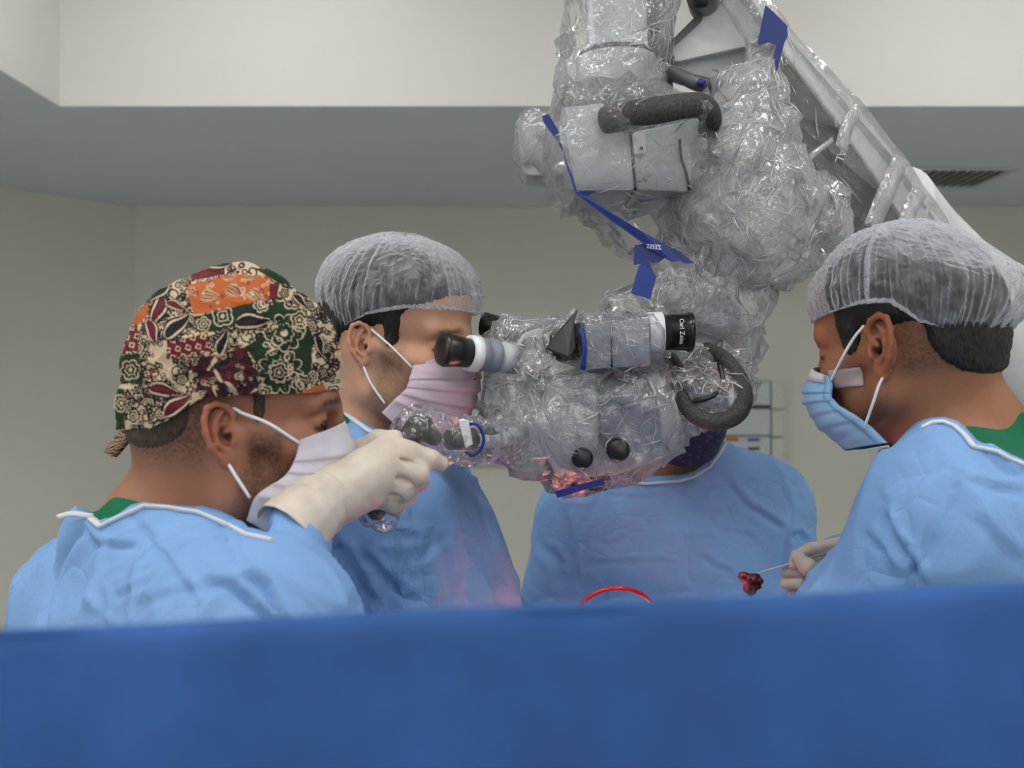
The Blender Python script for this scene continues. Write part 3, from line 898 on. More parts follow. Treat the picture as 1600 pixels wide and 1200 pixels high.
def ray_on(me, pts, off=0.0):
    """points of a world-space mesh seen at photo pixels"""
    from mathutils.bvhtree import BVHTree
    nv = len(me.vertices); V = np.empty(nv * 3, np.float32); me.vertices.foreach_get('co', V); V = V.reshape(-1, 3)
    bv = BVHTree.FromPolygons([tuple(v) for v in V], [tuple(p.vertices) for p in me.polygons])
    out = []
    for p in pts:
        d = at(p[0], p[1], 1.0) - np.array([0, 0, CAMZ]); d /= np.linalg.norm(d)
        h = bv.ray_cast(Vector((0, 0, CAMZ)), Vector(d))
        if h[0] is not None: out.append(np.array(h[0]) - d * off)
    return out
def densify(pts, step=8):
    o = []
    for a, b in zip(pts[:-1], pts[1:]):
        m = max(1, int(math.hypot(b[0] - a[0], b[1] - a[1]) / step))
        o += [(a[0] + (b[0] - a[0]) * i / m, a[1] + (b[1] - a[1]) * i / m) for i in range(m)]
    return o + [pts[-1]]
def edge_binding(root, me, line, w=5, r=0.0045, below=4):
    pts = ray_on(me, densify([(x, y + below) for x, y in line]), 0.001)
    if len(pts) > 3: return link('neck_binding', tube_me(pts, r, 8, 2, 0.5, flat_axis=(0, 0, 1)), M_bind, root)
def proj(V): return np.stack([800 + V[:, 0] / V[:, 1] * FPX, 600 - (V[:, 2] - CAMZ) / V[:, 1] * FPX], 1)
def creases_disp(V, N, lines):
    """extra folds: polylines given where they lie in the photo, (points, depth m, half width px, lip)"""
    U = proj(V); out = np.zeros(len(V))
    face = smoothstep(-0.25, 0.15, -(N * (V - np.array([0, 0, CAMZ]))).sum(1) / np.linalg.norm(V - np.array([0, 0, CAMZ]), axis=1))
    for pts, dep, wid, lip in lines:
        best = np.full(len(V), 1e9); sgn = np.zeros(len(V)); tt = np.zeros(len(V)); n = len(pts) - 1
        for i in range(n):
            a = np.array(pts[i], float); b = np.array(pts[i + 1], float); d = b - a; L = (d ** 2).sum()
            t = np.clip(((U - a) @ d) / L, 0, 1)
            q = U - a - t[:, None] * d
            r = np.linalg.norm(q, axis=1)
            m = r < best
            best[m] = r[m]; sgn[m] = np.sign(q[m, 0] * d[1] - q[m, 1] * d[0]); tt[m] = (i + t[m]) / n
        ends = smoothstep(0, 0.18, tt) * smoothstep(1, 0.82, tt)
        x = best / wid
        out += face * ends * (-dep * np.exp(-x ** 2) + lip * np.exp(-((sgn * x - 1.6) / 0.9) ** 2))
    return out
def gown_mesh(prims, holes, lo, hi, vox=0.005, seed=0, amp=1.0, lines=(), grain=(1, 1, 0.45), skirt=None, cuts=(), cutpx=(), shrink=0.0):
    F = Field(lo, hi, vox)
    for pr, k in prims: F.op(pr, k)
    for h in holes: F.op(h, 0.004, 'sub', 9)
    for c in cuts: F.op(c, 0.004, 'and', 9)
    if shrink: F.v += shrink * smoothstep(1.36, 1.33, F.ax[2])[None, None, :].astype(np.float32)
    for c in cutpx: F.op(c, 0.003, 'sub', 9)
    V, Q = F.mesh(1)
    N = vnormals(V, Q)
    g = np.array(grain)
    warp = np.stack([perlin(V * 5 + seed + i * 11) for i in range(3)], 1) * 0.5
    n1 = perlin(V * 7 * g + seed + warp)
    r1 = np.maximum(ridged(V * 9 * g + seed + 1.2 * warp), -0.4)
    r2 = ridged(V * 21 * g[::-1] + seed + 5 + 1.5 * warp)
    r3 = ridged(V * 46 + seed + 9)
    sel = smoothstep(-0.2, 0.35, perlin(V * 6 + seed + 40))
    d = amp * (0.006 * n1 + 0.0045 * np.maximum(r1, 0) ** 2 + 0.0042 * sel * np.maximum(r2, 0) ** 3 + 0.0009 * sel * np.maximum(r3, 0) ** 2)
    d += creases_disp(V, N, lines)
    V = V + N * d[:, None]
    if skirt is not None:      # lower part of the gown as a gathered bell
        cx, cy, z0, z1, a0, b0, a1, b1, ang = skirt
        nu2, nv2 = 72, 14
        th = np.linspace(0, 2 * math.pi, nu2, endpoint=False)
        P = []
        for j in range(nv2):
            t = j / (nv2 - 1); k = 1 + 0.05 * t * np.sin(th * 9 + seed)
            x = np.cos(th) * (a0 + (a1 - a0) * t) * k; y = np.sin(th) * (b0 + (b1 - b0) * t) * k
            P.append(np.stack([cx + x * math.cos(ang) - y * math.sin(ang), cy + x * math.sin(ang) + y * math.cos(ang), np.full(nu2, z0 + (z1 - z0) * t)], 1))
        P = np.concatenate(P); ids = np.arange(nu2 * nv2).reshape(nv2, nu2); ids = np.concatenate([ids, ids[:, :1]], 1)
        f2 = np.stack([ids[:-1, :-1], ids[1:, :-1], ids[1:, 1:], ids[:-1, 1:]], -1).reshape(-1, 4) + len(V)
        V = np.concatenate([V, P]); Q = np.concatenate([Q, f2])
    return mesh_np('gown', V, Q)
def neckline(prims, base, axis, rad, seg=72, t0=0.25, t1=-0.3, a0=0.0, a1=2 * math.pi, refd=(0, -1, 0), off=0.0):
    """curve where a tube of radius rad round the neck axis meets the gown (rad: number or function of angle)"""
    base = np.array(base, float); ax = np.array(axis, float); ax /= np.linalg.norm(ax)
    u = np.array(refd, float); u = u - ax * (u @ ax); u /= np.linalg.norm(u); w = np.cross(ax, u)
    out = []
    for th in np.linspace(a0, a1, seg):
        r = rad(th) if callable(rad) else rad
        ts = np.linspace(t0, t1, 180)
        P = base + ts[:, None] * ax + r * (math.cos(th) * u + math.sin(th) * w)
        s = sdf_eval(prims, P)
        i = np.argmax(s < 0) if (s < 0).any() else -1
        if i > 0: out.append(P[i] + ax * off)
    return out

M_gown = nonwoven('gown fabric', lin(130, 172, 224), 0.9, 620, 0.7, 9, crease=0.8)
M_scrub = nonwoven('green scrub cotton', lin(18, 112, 78), 0.82, 1500, 0.85, 20)
M_bind = nonwoven('white binding', lin(222, 226, 236), 0.92, 900, 0.7, 30)
M_loop = plain('white elastic', lin(232, 232, 236), 0.6)
M_bouf = bouffant_mat()
def glove_mat():
    nt = NT('latex glove')
    co = nt.coord()
    n1 = nt.n('TexNoise', i_Vector=co, i_Scale=30.0, i_Detail=4.0)
    n2 = nt.n('TexNoise', i_Vector=nt.coord(scale=(1, 1, 1)), i_Scale=260.0, i_Detail=3.0)
    c = nt.ramp(n1.outputs[0], [(0.3, lin(190, 176, 162)), (0.7, lin(214, 203, 190))])
    b = nt.bump(n1.outputs[0], 0.25, 0.003); b = nt.bump(n2.outputs[0], 0.12, 0.0007, b)
    return nt.done(principled(nt, c, 0.45, 0, b, 0.4, Subsurface_Weight=0.05, Subsurface_Scale=0.2))
M_glove = glove_mat()
M_trouser = M_scrub
M_shoe = plain('white clog', lin(215, 215, 212), 0.5)
def lower_body(root, x, y, ang):
    """trousers and clogs below the gown, standing on the floor"""
    F = Field((-0.2, -0.2, 0.03), (0.2, 0.2, 0.95), 0.014)
    for s in (-1, 1):
        F.op(cone((0, s * 0.09, 0.92), (0.0, s * 0.1, 0.06), 0.085, 0.06), 0.02)
    F.op(ell((0, 0, 0.9), (0.12, 0.16, 0.12)), 0.04)
    V, Q = F.mesh(1)
    c, s_ = math.cos(ang), math.sin(ang)
    Rz = np.array([[c, -s_, 0], [s_, c, 0], [0, 0, 1]])
    link('trousers', mesh_np('trousers', V @ Rz.T + np.array([x, y, 0]), Q), M_trouser, root)
    for s in (-1, 1):
        F = Field((-0.14, -0.08, -0.01), (0.22, 0.08, 0.12), 0.008)
        F.op(ecap((-0.05, 0, 0.035), (0.13, 0, 0.03), 0.042, 0.046, 0.72, (0, 0, 1)), 0.01)
        F.op(ell((0.02, 0, 0.06), (0.07, 0.042, 0.04)), 0.02)
        F.op(half((0, 0, -1), -0.002), 0.004, 'and', 9)
        V, Q = F.mesh(1)
        link('clog', mesh_np('clog', (V + np.array([0, s * 0.1, 0])) @ Rz.T + np.array([x, y, 0]), Q), M_shoe, root)
def hand_mesh(prims, vox=0.0016, subs=(), smooth=1, wrinkle=0.0):
    lo = np.min([p[1] for p, k in prims], 0) - 0.01; hi = np.max([p[2] for p, k in prims], 0) + 0.01
    F = Field(lo, hi, vox)
    for p, k in prims: F.op(p, k, 'add', 0.012)
    for p, k in subs: F.op(p, k, 'sub', 0.01)
    V, Q = F.mesh(smooth)
    if wrinkle:
        N = vnormals(V, Q)
        V = V + N * (wrinkle * (perlin(V * 90) + 0.6 * np.maximum(ridged(V * 60), 0) ** 2))[:, None]
    return mesh_np('glove', V, Q)
def relaxed_hand(root, wrist, direction, side):
    """simple gloved hand lying palm down, five curled fingers"""
    d = np.array(direction, float); d /= np.linalg.norm(d); up = np.array([0, 0, 1.0]); l = np.cross(up, d); l /= np.linalg.norm(l); l *= side
    w = np.array(wrist, float)
    q = lambda a, b, c: w + d * a + l * b + up * c
    pr = [(cone(q(-0.05, 0, 0), q(0, 0, 0), 0.027, 0.026), 0.01)]
    for i, (b, L) in enumerate(((0.03, 0.075), (0.01, 0.083), (-0.01, 0.078), (-0.029, 0.06))):
        pr.append((cone(q(0.01, b * 0.5, 0), q(0.085, b, 0.004), 0.016, 0.0115), 0.012))
        pr.append((cone(q(0.085, b, 0.004), q(0.085 + L * 0.5, b * 1.05, 0.002), 0.0105, 0.0095), 0.004))
        pr.append((cone(q(0.085 + L * 0.5, b * 1.05, 0.002), q(0.085 + L * 0.85, b * 1.05, -0.022), 0.0095, 0.008), 0.003))
    pr.append((cone(q(0.02, 0.02, -0.003), q(0.055, 0.05, -0.012), 0.015, 0.012), 0.012))
    pr.append((cone(q(0.055, 0.05, -0.012), q(0.085, 0.056, -0.018), 0.012, 0.009), 0.004))
    link('glove', hand_mesh(pr, 0.0028), M_glove, root)
# ================================================================== surgeon in the patterned cap
def person(label, x, y):
    r = empty('person', (x, y, 0)); tag(r, label, 'person'); return r
def rim_pts(me): pass
def lnrgb(r, g, b): return np.array(lin(r, g, b)[:3])

H1 = Head((358, 680), 0.96, -1, 10, 2)
neck1, ls1, rs1 = at(280, 852, 1.06), at(150, 955, 1.15), at(398, 1000, 0.89)
P1 = person('surgeon in a patchwork paisley cap, seen from behind, holding the microscope handle', -0.34, 1.04)
prm1 = dict(neck=neck1, neck_r=(0.060, 0.066), skull=dict(jaw=1.08, lid_open=True, nose=0.92), ear=0.86, flare=18)
V, Q, F1 = body_mesh(H1, neck1, (ls1, rs1), prm1, neck_r=prm1['neck_r'])
M_skin = skin_mat('skin')
nape1 = lambda V: smoothstep(-0.05, -0.005, V[:, 2]) * smoothstep(0.0, -0.03, V[:, 0]) * 0.8 * smoothstep(0.09, 0.07, np.abs(V[:, 1]))
me = mesh_np('body', H1.w(V), Q); set_col(me, skin_col(V, lnrgb(156, 107, 84), lnrgb(48, 32, 27), 0.72, seed=1, nape=nape1))
link('body', me, M_skin, P1)
M_hair1 = hair_mat('brown hair', lin(66, 51, 42))
link('hair', hair_mesh(H1, prm1, [(ell((-0.066, 0, 0.018), (0.05, 0.09, 0.042)), 0.01), (ell((0.026, 0, 0.04), (0.011, 0.09, 0.042)), 0.004)], 0.0028), M_hair1, P1)
M_eye = plain('eye', lin(60, 48, 42), 0.08, 0, 0.02, 200)
for s in (-1, 1):
    link('eye', lathe_me(H1.w((0.066, s * 0.031, 0.0115)), H1.w((0.0905, s * 0.031, 0.0115)), [(0.5 - 0.5 * math.cos(a), max(0.0118 * math.sin(a), 1e-4)) for a in np.linspace(0, math.pi, 14)], 20), M_eye, P1)

# ---- printed cap ------------------------------------------------------------
def cap1():
    nu, nv = 820, 290
    az = np.linspace(0, 2 * math.pi, nu, endpoint=False); vv = np.linspace(0, 1, nv)
    aa = np.abs(np.where(az > math.pi, az - 2 * math.pi, az)) / math.pi * 180
    zr = np.interp(aa, [0, 30, 60, 85, 102, 115, 130, 150, 180], [0.047, 0.045, 0.040, 0.037, 0.033, 0.016, 0.004, 0.002, 0.002])
    ph = np.arccos(np.clip((zr - 0.062) / 0.112, -1, 1))
    P = np.zeros((nv, nu, 3))
    for j, v in enumerate(vv):
        p = ph * min(v / 0.965, 1)
        t = max(0, (v - 0.965) / 0.035)
        rx = np.where(np.cos(az) > 0, 0.105, 0.108); hs = np.where(p < 1.5708, np.sin(p), 1 - 0.12 * (1 - np.sin(p)))
        P[j, :, 0] = np.cos(az) * hs * rx * (1 - 0.05 * t); P[j, :, 1] = np.sin(az) * hs * 0.0905 * (1 - 0.05 * t); P[j, :, 2] = np.cos(p) * np.where(p < 1.57, 0.104, 0.112) + 0.003 * t
    D = P.reshape(-1, 3)
    # boxy crown as in a sewn cap: flatter band, fuller top
    Dn = D / np.linalg.norm(D, axis=1, keepdims=True)
    d = 0.006 * perlin(Dn * 2.3 + 3) + 0.0022 * perlin(Dn * 6) + 0.0012 * np.maximum(ridged(Dn * np.array([5, 5, 9]) + 4), 0) ** 2
    hz = smoothstep(0.02, -0.04, D[:, 2])
    d += 0.0016 * hz * np.maximum(ridged(Dn * np.array([14, 14, 3]) + 8), 0) ** 2
    P2 = D + Dn * d[:, None] + np.array([-0.004, 0, 0.062])
    return P2, nu, nv
PL, nu, nv = cap1()
fold = PL.copy(); fold[:, 1] = -np.abs(fold[:, 1])
U = proj(H1.w(fold))
cream, green, maroon, orange, black = lnrgb(186, 167, 142), lnrgb(27, 44, 27), lnrgb(92, 23, 36), lnrgb(166, 88, 46), lnrgb(28, 22, 24)
def inpoly(U, poly):
    x, y = U[:, 0], U[:, 1]; r = np.zeros(len(U), bool); n = len(poly)
    for i in range(n):
        x1, y1 = poly[i]; x2, y2 = poly[(i + 1) % n]
        c = ((y1 > y) != (y2 > y)) & (x < (x2 - x1) * (y - y1) / (y2 - y1 + 1e-9) + x1)
        r ^= c
    return r
Uw = U + 2.0 * np.stack([perlin(np.c_[U / 18, np.zeros(len(U))]), perlin(np.c_[U / 18, np.ones(len(U)) * 7.3])], 1)
C = np.tile(cream, (len(U), 1)); kind = np.zeros(len(U), int)
patches = [(1, green, [(304, 495), (384, 474), (430, 462), (432, 500), (385, 505), (330, 519), (306, 514)]), (1, green, [(430, 460), (475, 488), (490, 530), (486, 575), (473, 612), (402, 632), (402, 569), (382, 542), (436, 512), (424, 480)]),
           (2, maroon, [(260, 535), (324, 520), (331, 549), (260, 561)]), (3, maroon, [(294, 566), (330, 556), (381, 543), (404, 582), (407, 632), (337, 644), (296, 600)]), (2, maroon, [(180, 526), (216, 508), (216, 549), (180, 551)]),
           (1, green, [(180, 559), (216, 552), (223, 600), (180, 600)]), (4, orange, [(292, 446), (360, 428), (424, 430), (424, 466), (382, 475), (304, 492), (296, 470)]), (5, maroon, [(422, 444), (438, 440), (432, 462), (420, 470)]),
           (4, orange, [(196, 500), (236, 470), (232, 490), (214, 508)]), (1, green, [(395, 418), (440, 424), (470, 446), (440, 444)]), (5, maroon, [(300, 424), (350, 416), (352, 428), (300, 438)]), (1, green, [(180, 606), (193, 606), (196, 670), (180, 670)]),
           (4, orange, [(455, 618), (505, 600), (512, 618), (455, 640)])]
for k, c, poly in patches:
    m = inpoly(Uw, poly); C[m] = c; kind[m] = k
rs = np.random.RandomState(11)
def stamp(m, col): C[m] = col
def local(cx, cy, R, rot):
    m = (np.abs(U[:, 0] - cx) < R * 1.4) & (np.abs(U[:, 1] - cy) < R * 1.4)
    ix = np.where(m)[0]; d = U[ix] - np.array([cx, cy])
    c, s = math.cos(rot), math.sin(rot)
    return ix, (d[:, 0] * c + d[:, 1] * s) / R, (-d[:, 0] * s + d[:, 1] * c) / R
def flower(cx, cy, R, line, fill=None, n=5, kk=None, rings=2):
    ix, x, y = local(cx, cy, R, rs.rand() * 6)
    if kk is not None: g = kind[ix] == kk; ix, x, y = ix[g], x[g], y[g]
    r = np.hypot(x, y); th = np.arctan2(y, x)
    e = 0.72 + 0.28 * np.abs(np.cos(th * n / 2)) ** 0.7
    w = 1.15 / R
    if fill is not None: C[ix[r < e]] = fill
    C[ix[np.abs(r - e) < w]] = line
    if rings > 1: C[ix[np.abs(r - e * 0.52) < w * 0.8]] = line
    C[ix[r < 0.2]] = line
    if rings > 1: C[ix[(r < e) & (r > e * 0.55) & (np.abs(np.sin(th * n / 2)) < w * 0.7)]] = line
def petals(cx, cy, R, line, kk=None, n=5):
    ix, x, y = local(cx, cy, R, rs.rand() * 6)
    if kk is not None: g = kind[ix] == kk; ix, x, y = ix[g], x[g], y[g]
    r = np.hypot(x, y); th = np.arctan2(y, x)
    C[ix[(r < 0.95 * np.abs(np.cos(th * n / 2)) ** 0.6) & (r > 0.28)]] = line
def paisley(cx, cy, R, rot, line, fill, core, kk=None):
    ix, x, y = local(cx, cy, R, rot)
    if kk is not None: g = kind[ix] == kk; ix, x, y = ix[g], x[g], y[g]
    y2 = y + 0.25 * x * np.abs(x)
    hw = 0.52 * np.sqrt(np.clip(1 - x * x, 0, 1)) * (1 - 0.55 * np.clip(x, -1, 1))
    q = np.abs(y2) / np.maximum(hw, 1e-3)
    ins = (np.abs(x) < 1)
    C[ix[ins & (q < 1.0)]] = line; C[ix[ins & (q < 0.78)]] = fill; C[ix[ins & (q < 0.52)]] = line; C[ix[ins & (q < 0.34)]] = core
    dots = ins & (q > 1.12) & (q < 1.4) & (np.sin(x * 22) > 0.1); C[ix[dots]] = line
def curl(cx, cy, R, rot, line, kk=None):
    ix, x, y = local(cx, cy, R, rot)
    if kk is not None: g = kind[ix] == kk; ix, x, y = ix[g], x[g], y[g]
    r = np.hypot(x, y); th = (np.arctan2(y, x) % (2 * math.pi)) / (2 * math.pi)
    C[ix[(np.abs(r - (0.25 + 0.7 * th)) < 1.2 / R) & (r < 1)]] = line
def ringdot(cx, cy, R, line, kk=None):
    ix, x, y = local(cx, cy, R, 0)
    if kk is not None: g = kind[ix] == kk; ix, x, y = ix[g], x[g], y[g]
    r = np.hypot(x, y); C[ix[(r < 1) & (r > 0.62)]] = line; C[ix[r < 0.25]] = line
# small scatter on cream ground
for i in range(1100):
    cx, cy = 180 + rs.rand() * 350, 405 + rs.rand() * 275
    R = 3 + rs.rand() * 5.5; t = rs.rand()
    if t < 0.34: petals(cx, cy, R, black, 0)
    elif t < 0.5: flower(cx, cy, R * 1.3, black, cream, 5, 0)
    elif t < 0.75: curl(cx, cy, R * 1.4, rs.rand() * 6, black if rs.rand() < 0.7 else maroon, 0)
    else: ringdot(cx, cy, R * 0.6, black, 0)
for cx, cy, R, rot in ((246, 487, 24, 2.2), (278, 508, 26, -0.5), (238, 520, 20, 1.5), (258, 610, 24, 0.4), (278, 632, 26, -0.4), (344, 412, 18, 0.2), (470, 470, 14, 1), (248, 456, 20, 2.6), (500, 540, 16, 1.5), (276, 478, 16, 0.6)):
    paisley(cx, cy, R, rot, black, cream, maroon if rs.rand() < 0.4 else black)
for cx, cy, R, rot in ((396, 502, 27, 0.15), (348, 534, 20, -1.0)): paisley(cx, cy, R, rot, black, cream, black)
# big cream outlined blooms on the green
for cx, cy, R, n in ((438, 580, 36, 11), (444, 520, 30, 9), (348, 494, 17, 4), (318, 506, 11, 5), (408, 476, 12, 6), (472, 600, 16, 5), (468, 500, 14, 5), (204, 578, 16, 6), (412, 614, 14, 5), (456, 470, 14, 5), (190, 630, 14, 5)):
    flower(cx, cy, R, cream, green, n, 1)
flower(436, 582, 15, cream, black, 5, 1)
for i in range(16): curl(385 + rs.rand() * 105, 460 + rs.rand() * 170, 6 + rs.rand() * 7, rs.rand() * 6, cream if rs.rand() < 0.75 else black, 1)
# squares on the maroon
for k in (2,):
    for i in range(-2, 14):
        for j in range(-1, 5):
            cx, cy = 190 + i * 16 + (j % 2) * 8, 514 + j * 13.5 - i * 1.9
            ix, x, y = local(cx, cy, 4.6, 0.25); g = kind[ix] == 2; ix, x, y = ix[g], x[g], y[g]
            m = np.maximum(np.abs(x), np.abs(y)); C[ix[m < 0.9]] = cream; C[ix[m < 0.5]] = maroon * 0.6
# dense paisley on the dark maroon panel
for i in range(46):
    paisley(296 + rs.rand() * 108, 552 + rs.rand() * 86, 9 + rs.rand() * 9, rs.rand() * 6, black, maroon, cream if rs.rand() < 0.25 else black, 3)
for i in range(90): (ringdot if rs.rand() < 0.5 else petals)(294 + rs.rand() * 112, 545 + rs.rand() * 98, 2.5 + rs.rand() * 3.5, cream * 0.75 if rs.rand() < 0.55 else black, 3)
for cx, cy, R, rot in ((328, 462, 14, 0.3), (367, 455, 14, 0.7), (401, 462, 14, 0.8), (359, 432, 10, 0.3), (392, 432, 10, 0.3), (300, 456, 9, 1)):
    paisley(cx, cy, R, rot, cream, black, orange, 4)
for i in range(40): (ringdot if rs.rand() < 0.5 else petals)(292 + rs.rand() * 132, 428 + rs.rand() * 62, 2 + rs.rand() * 2.5, cream if rs.rand() < 0.6 else maroon, 4)
Gc = H1.w(PL).reshape(nv, nu, 3)
ids = np.arange(nv * nu).reshape(nv, nu); ids = np.concatenate([ids, ids[:, :1]], 1)
me = mesh_np('cap', Gc.reshape(-1, 3), np.stack([ids[:-1, :-1], ids[1:, :-1], ids[1:, 1:], ids[:-1, 1:]], -1).reshape(-1, 4))
set_col(me, C)
nt = NT('printed cap cotton'); at_ = nt.n('Attribute', attribute_name='Col')
wv = nt.n('TexVoronoi', i_Vector=nt.coord(), i_Scale=1500.0); n2 = nt.n('TexNoise', i_Vector=nt.coord(), i_Scale=40.0, i_Detail=4.0)
M_cap1 = nt.done(principled(nt, at_.outputs['Color'], 0.85, 0, nt.bump(n2.outputs[0], 0.3, 0.002, nt.bump(wv.outputs['Distance'], 0.1, 0.0003)), 0.25))
cap_o = link('surgical_cap', me, M_cap1, P1); cap_o['label'] = 'patchwork cotton cap in cream, green, maroon and orange'
# knotted tie at the nape
nt = NT('cap tie print'); wv = nt.n('TexWave', i_Vector=nt.coord(scale=(1, 1, 1)), i_Scale=70.0, i_Distortion=9.0, i_Detail=2.0); wv.bands_direction = 'Z'
M_tie = nt.done(principled(nt, nt.ramp(wv.outputs[0], [(0.35, lin(40, 26, 26)), (0.45, lin(196, 176, 148)), (0.7, lin(196, 176, 148)), (0.8, lin(110, 50, 40))]), 0.85))
link('tie', strip_me([at(196, 662, 1.07), at(186, 682, 1.065), at(172, 696, 1.06), at(166, 707, 1.06)], [at(206, 676, 1.05), at(198, 690, 1.05), at(184, 708, 1.05), at(178, 714, 1.05)], 0.006, sub=5), M_tie, cap_o)
link('tie', strip_me([at(199, 664, 1.085), at(190, 676, 1.085), at(180, 686, 1.08)], [at(206, 672, 1.07), at(198, 684, 1.07), at(188, 694, 1.07)], 0.005, sub=5), M_tie, cap_o)

# ---- mask -------------------------------------------------------------------
M_maskw = mask_mat('white mask fabric', lin(226, 222, 234))
rows = [(0.107, 0.014, 0.064, 0.064, -0.004), (0.117, -0.010, 0.061, 0.068, -0.02), (0.116, -0.045, 0.052, 0.071, -0.037), (0.104, -0.082, 0.027, 0.074, -0.056), (0.086, -0.122, 0.018, 0.068, -0.080)]
mk = link('face_mask', sheet_me(mask_grid(H1, rows, seed=2), 0.0012), M_maskw, P1)
for s in (-1, 1):
    link('ear_loop', loop_me(H1, [(0.064, s * 0.066, -0.006), (0.036, s * 0.0765, 0.012), (0.012, s * 0.0775, 0.021), (0.003, s * 0.075, 0.025), (-0.010, s * 0.071, 0.02)]), M_loop, mk)
    link('ear_loop', loop_me(H1, [(0.021, s * 0.076, -0.058), (0.008, s * 0.0785, -0.038), (0.000, s * 0.0765, -0.026), (-0.007, s * 0.072, -0.018), (-0.014, s * 0.068, -0.012)]), M_loop, mk)

# ---- gown, scrub top ----------------------------------------------------------
fc1 = (math.cos(math.radians(52)), math.sin(math.radians(52)))
le1, lw1 = at(70, 1130, 1.2), at(240, 1180, 1.2)
re1, rw1 = np.array([-0.275, 1.02, 1.08]), at(450, 838, 0.962)
hip1 = (-0.35, 1.05, 0.85)
kw = dict(face=fc1, le=le1, lw=lw1, re=re1, rw=rw1, hip=hip1, chest=(0.125, 0.165, 0.2), drop=0.13, slope=0.06, arm=(0.064, 0.042, 0.018))
gp1 = torso_prims(neck1, ls1, rs1, inf=0.012, **kw)
ax1 = H1.o + H1.R @ np.array([-0.03, 0, -0.02]) - neck1
hole_c = neck1 + np.array([-0.018, -0.012, 0])
def hole(c, axis, r): 
    a = np.array(axis, float); a /= np.linalg.norm(a); c = np.array(c, float)
    return cone(c - a * 0.035, c + a * 0.3, r * 0.9, r)
lines1 = [([(128, 815), (98, 870), (76, 930), (64, 985)], 0.012, 9, 0.006), ([(200, 800), (265, 880), (320, 960)], 0.003, 7, 0.003), ([(330, 820), (352, 850), (375, 905)], 0.003, 6, 0.003),
          ([(300, 912), (360, 920), (410, 960), (440, 985)], 0.007, 8, 0.005), ([(375, 895), (410, 915), (450, 985)], 0.006, 7, 0.005), ([(150, 830), (140, 900), (120, 960)], 0.006, 10, 0.004),
          ([(120, 810), (145, 850), (190, 858), (228, 852)], 0.004, 6, 0.003), ([(165, 918), (165, 990)], 0.003, 5, 0.002), ([(170, 935), (210, 925), (250, 905)], 0.002, 5, 0.002), ([(215, 955), (290, 925), (340, 930)], 0.003, 8, 0.003)]
cut1 = [(120, 640), (120, 796), (143, 806), (158, 818), (190, 803), (225, 787), (265, 790), (310, 797), (345, 812), (385, 833), (425, 842), (450, 640)]
gp1.append((cone(at(172, 838, 1.05), at(240, 850, 1.01), 0.044, 0.052), 0.03))
gm1 = gown_mesh(gp1, [], (-0.72, 0.72, 1.08), (0.06, 1.5, 1.48), 0.0046, 3, 1.3, lines1, skirt=(hip1[0], hip1[1], 1.15, 0.35, 0.13, 0.17, 0.16, 0.2, math.radians(52)), cutpx=[pxcut(cut1)])
edge_binding(P1, gm1, cut1[2:11])
link('gown', gm1, M_gown, P1)
sp1 = torso_prims(neck1, ls1, rs1, inf=0.006, **{**kw, 'le': None, 're': None, 'lw': None, 'rw': None})
sp1.append((cone(at(172, 826, 1.06), at(238, 838, 1.02), 0.042, 0.048), 0.03))
cutS1 = [(100, 640), (120, 800), (150, 802), (166, 786), (181, 774), (205, 778), (238, 786), (300, 810), (400, 850), (470, 850), (470, 640)]
link('scrub_top', gown_mesh(sp1, [], (-0.66, 0.8, 1.22), (0.02, 1.45, 1.48), 0.005, 5, 0.15, cutpx=[pxcut(cutS1)], shrink=0.010), M_scrub, P1)
link('neck_tie', strip_me([at(88, 806, 1.01), at(112, 800, 1.0), at(146, 804, 1.0)], [at(92, 810, 1.005), at(114, 806, 0.995), at(147, 810, 0.995)], 0.003, sub=4), M_bind, P1)

# ---- gloved right hand on the handle --------------------------------------------
hd = 1.04
g = lambda x, y, dd=0.0: at(x, y, hd + dd)
wr = g(508, 776, -0.045)
hp = [(cone(g(480, 804, -0.065), wr, 0.027, 0.0255), 0.012)]
mc = [g(606, 702, 0.0), g(616, 722, -0.006), g(606, 748, -0.004), g(588, 770, 0.004)]
for i, q in enumerate(mc):
    hp.append((cone(wr + (q - wr) * 0.12, q, 0.0235, 0.0152), 0.016))
fing = [[mc[0], g(640, 707, -0.004), g(672, 717, 0.004), g(689, 724, 0.012)], [mc[1], g(651, 741, -0.012), g(655, 752, 0.018), g(632, 752, 0.034)], [mc[2], g(632, 764, -0.008), g(636, 774, 0.02), g(612, 772, 0.034)], [mc[3], g(615, 785, 0.0), g(618, 792, 0.024), g(600, 788, 0.036)]]
rad = [(0.0125, 0.0108, 0.0094, 0.0082), (0.0130, 0.0122, 0.010, 0.009), (0.0128, 0.0118, 0.0098, 0.009), (0.012, 0.0105, 0.009, 0.008)]
for f_, r_ in zip(fing, rad):
    for i in range(3): hp.append((cone(f_[i], f_[i + 1], r_[i], r_[i + 1]), 0.005 if i else 0.009))
th = [g(535, 745, 0.02), g(566, 706, 0.032), g(592, 690, 0.03), g(617, 684, 0.022)]
for i, r in enumerate((0.016, 0.0125, 0.011)): hp.append((cone(th[i], th[i + 1], r, (0.0125, 0.011, 0.0085)[i]), 0.008))
subs = [(cone(g(620, 716, -0.018), g(660, 728, -0.018), 0.0016, 0.0016), 0.004), (cone(g(616, 745, -0.02), g(644, 753, -0.02), 0.0016, 0.0016), 0.004), (cone(g(604, 769, -0.016), g(624, 775, -0.016), 0.0016, 0.0016), 0.004)]
gl = link('glove', hand_mesh(hp, 0.0015, subs, 2, 0.00045), M_glove, P1); gl['label'] = 'cream latex glove gripping the black handle'
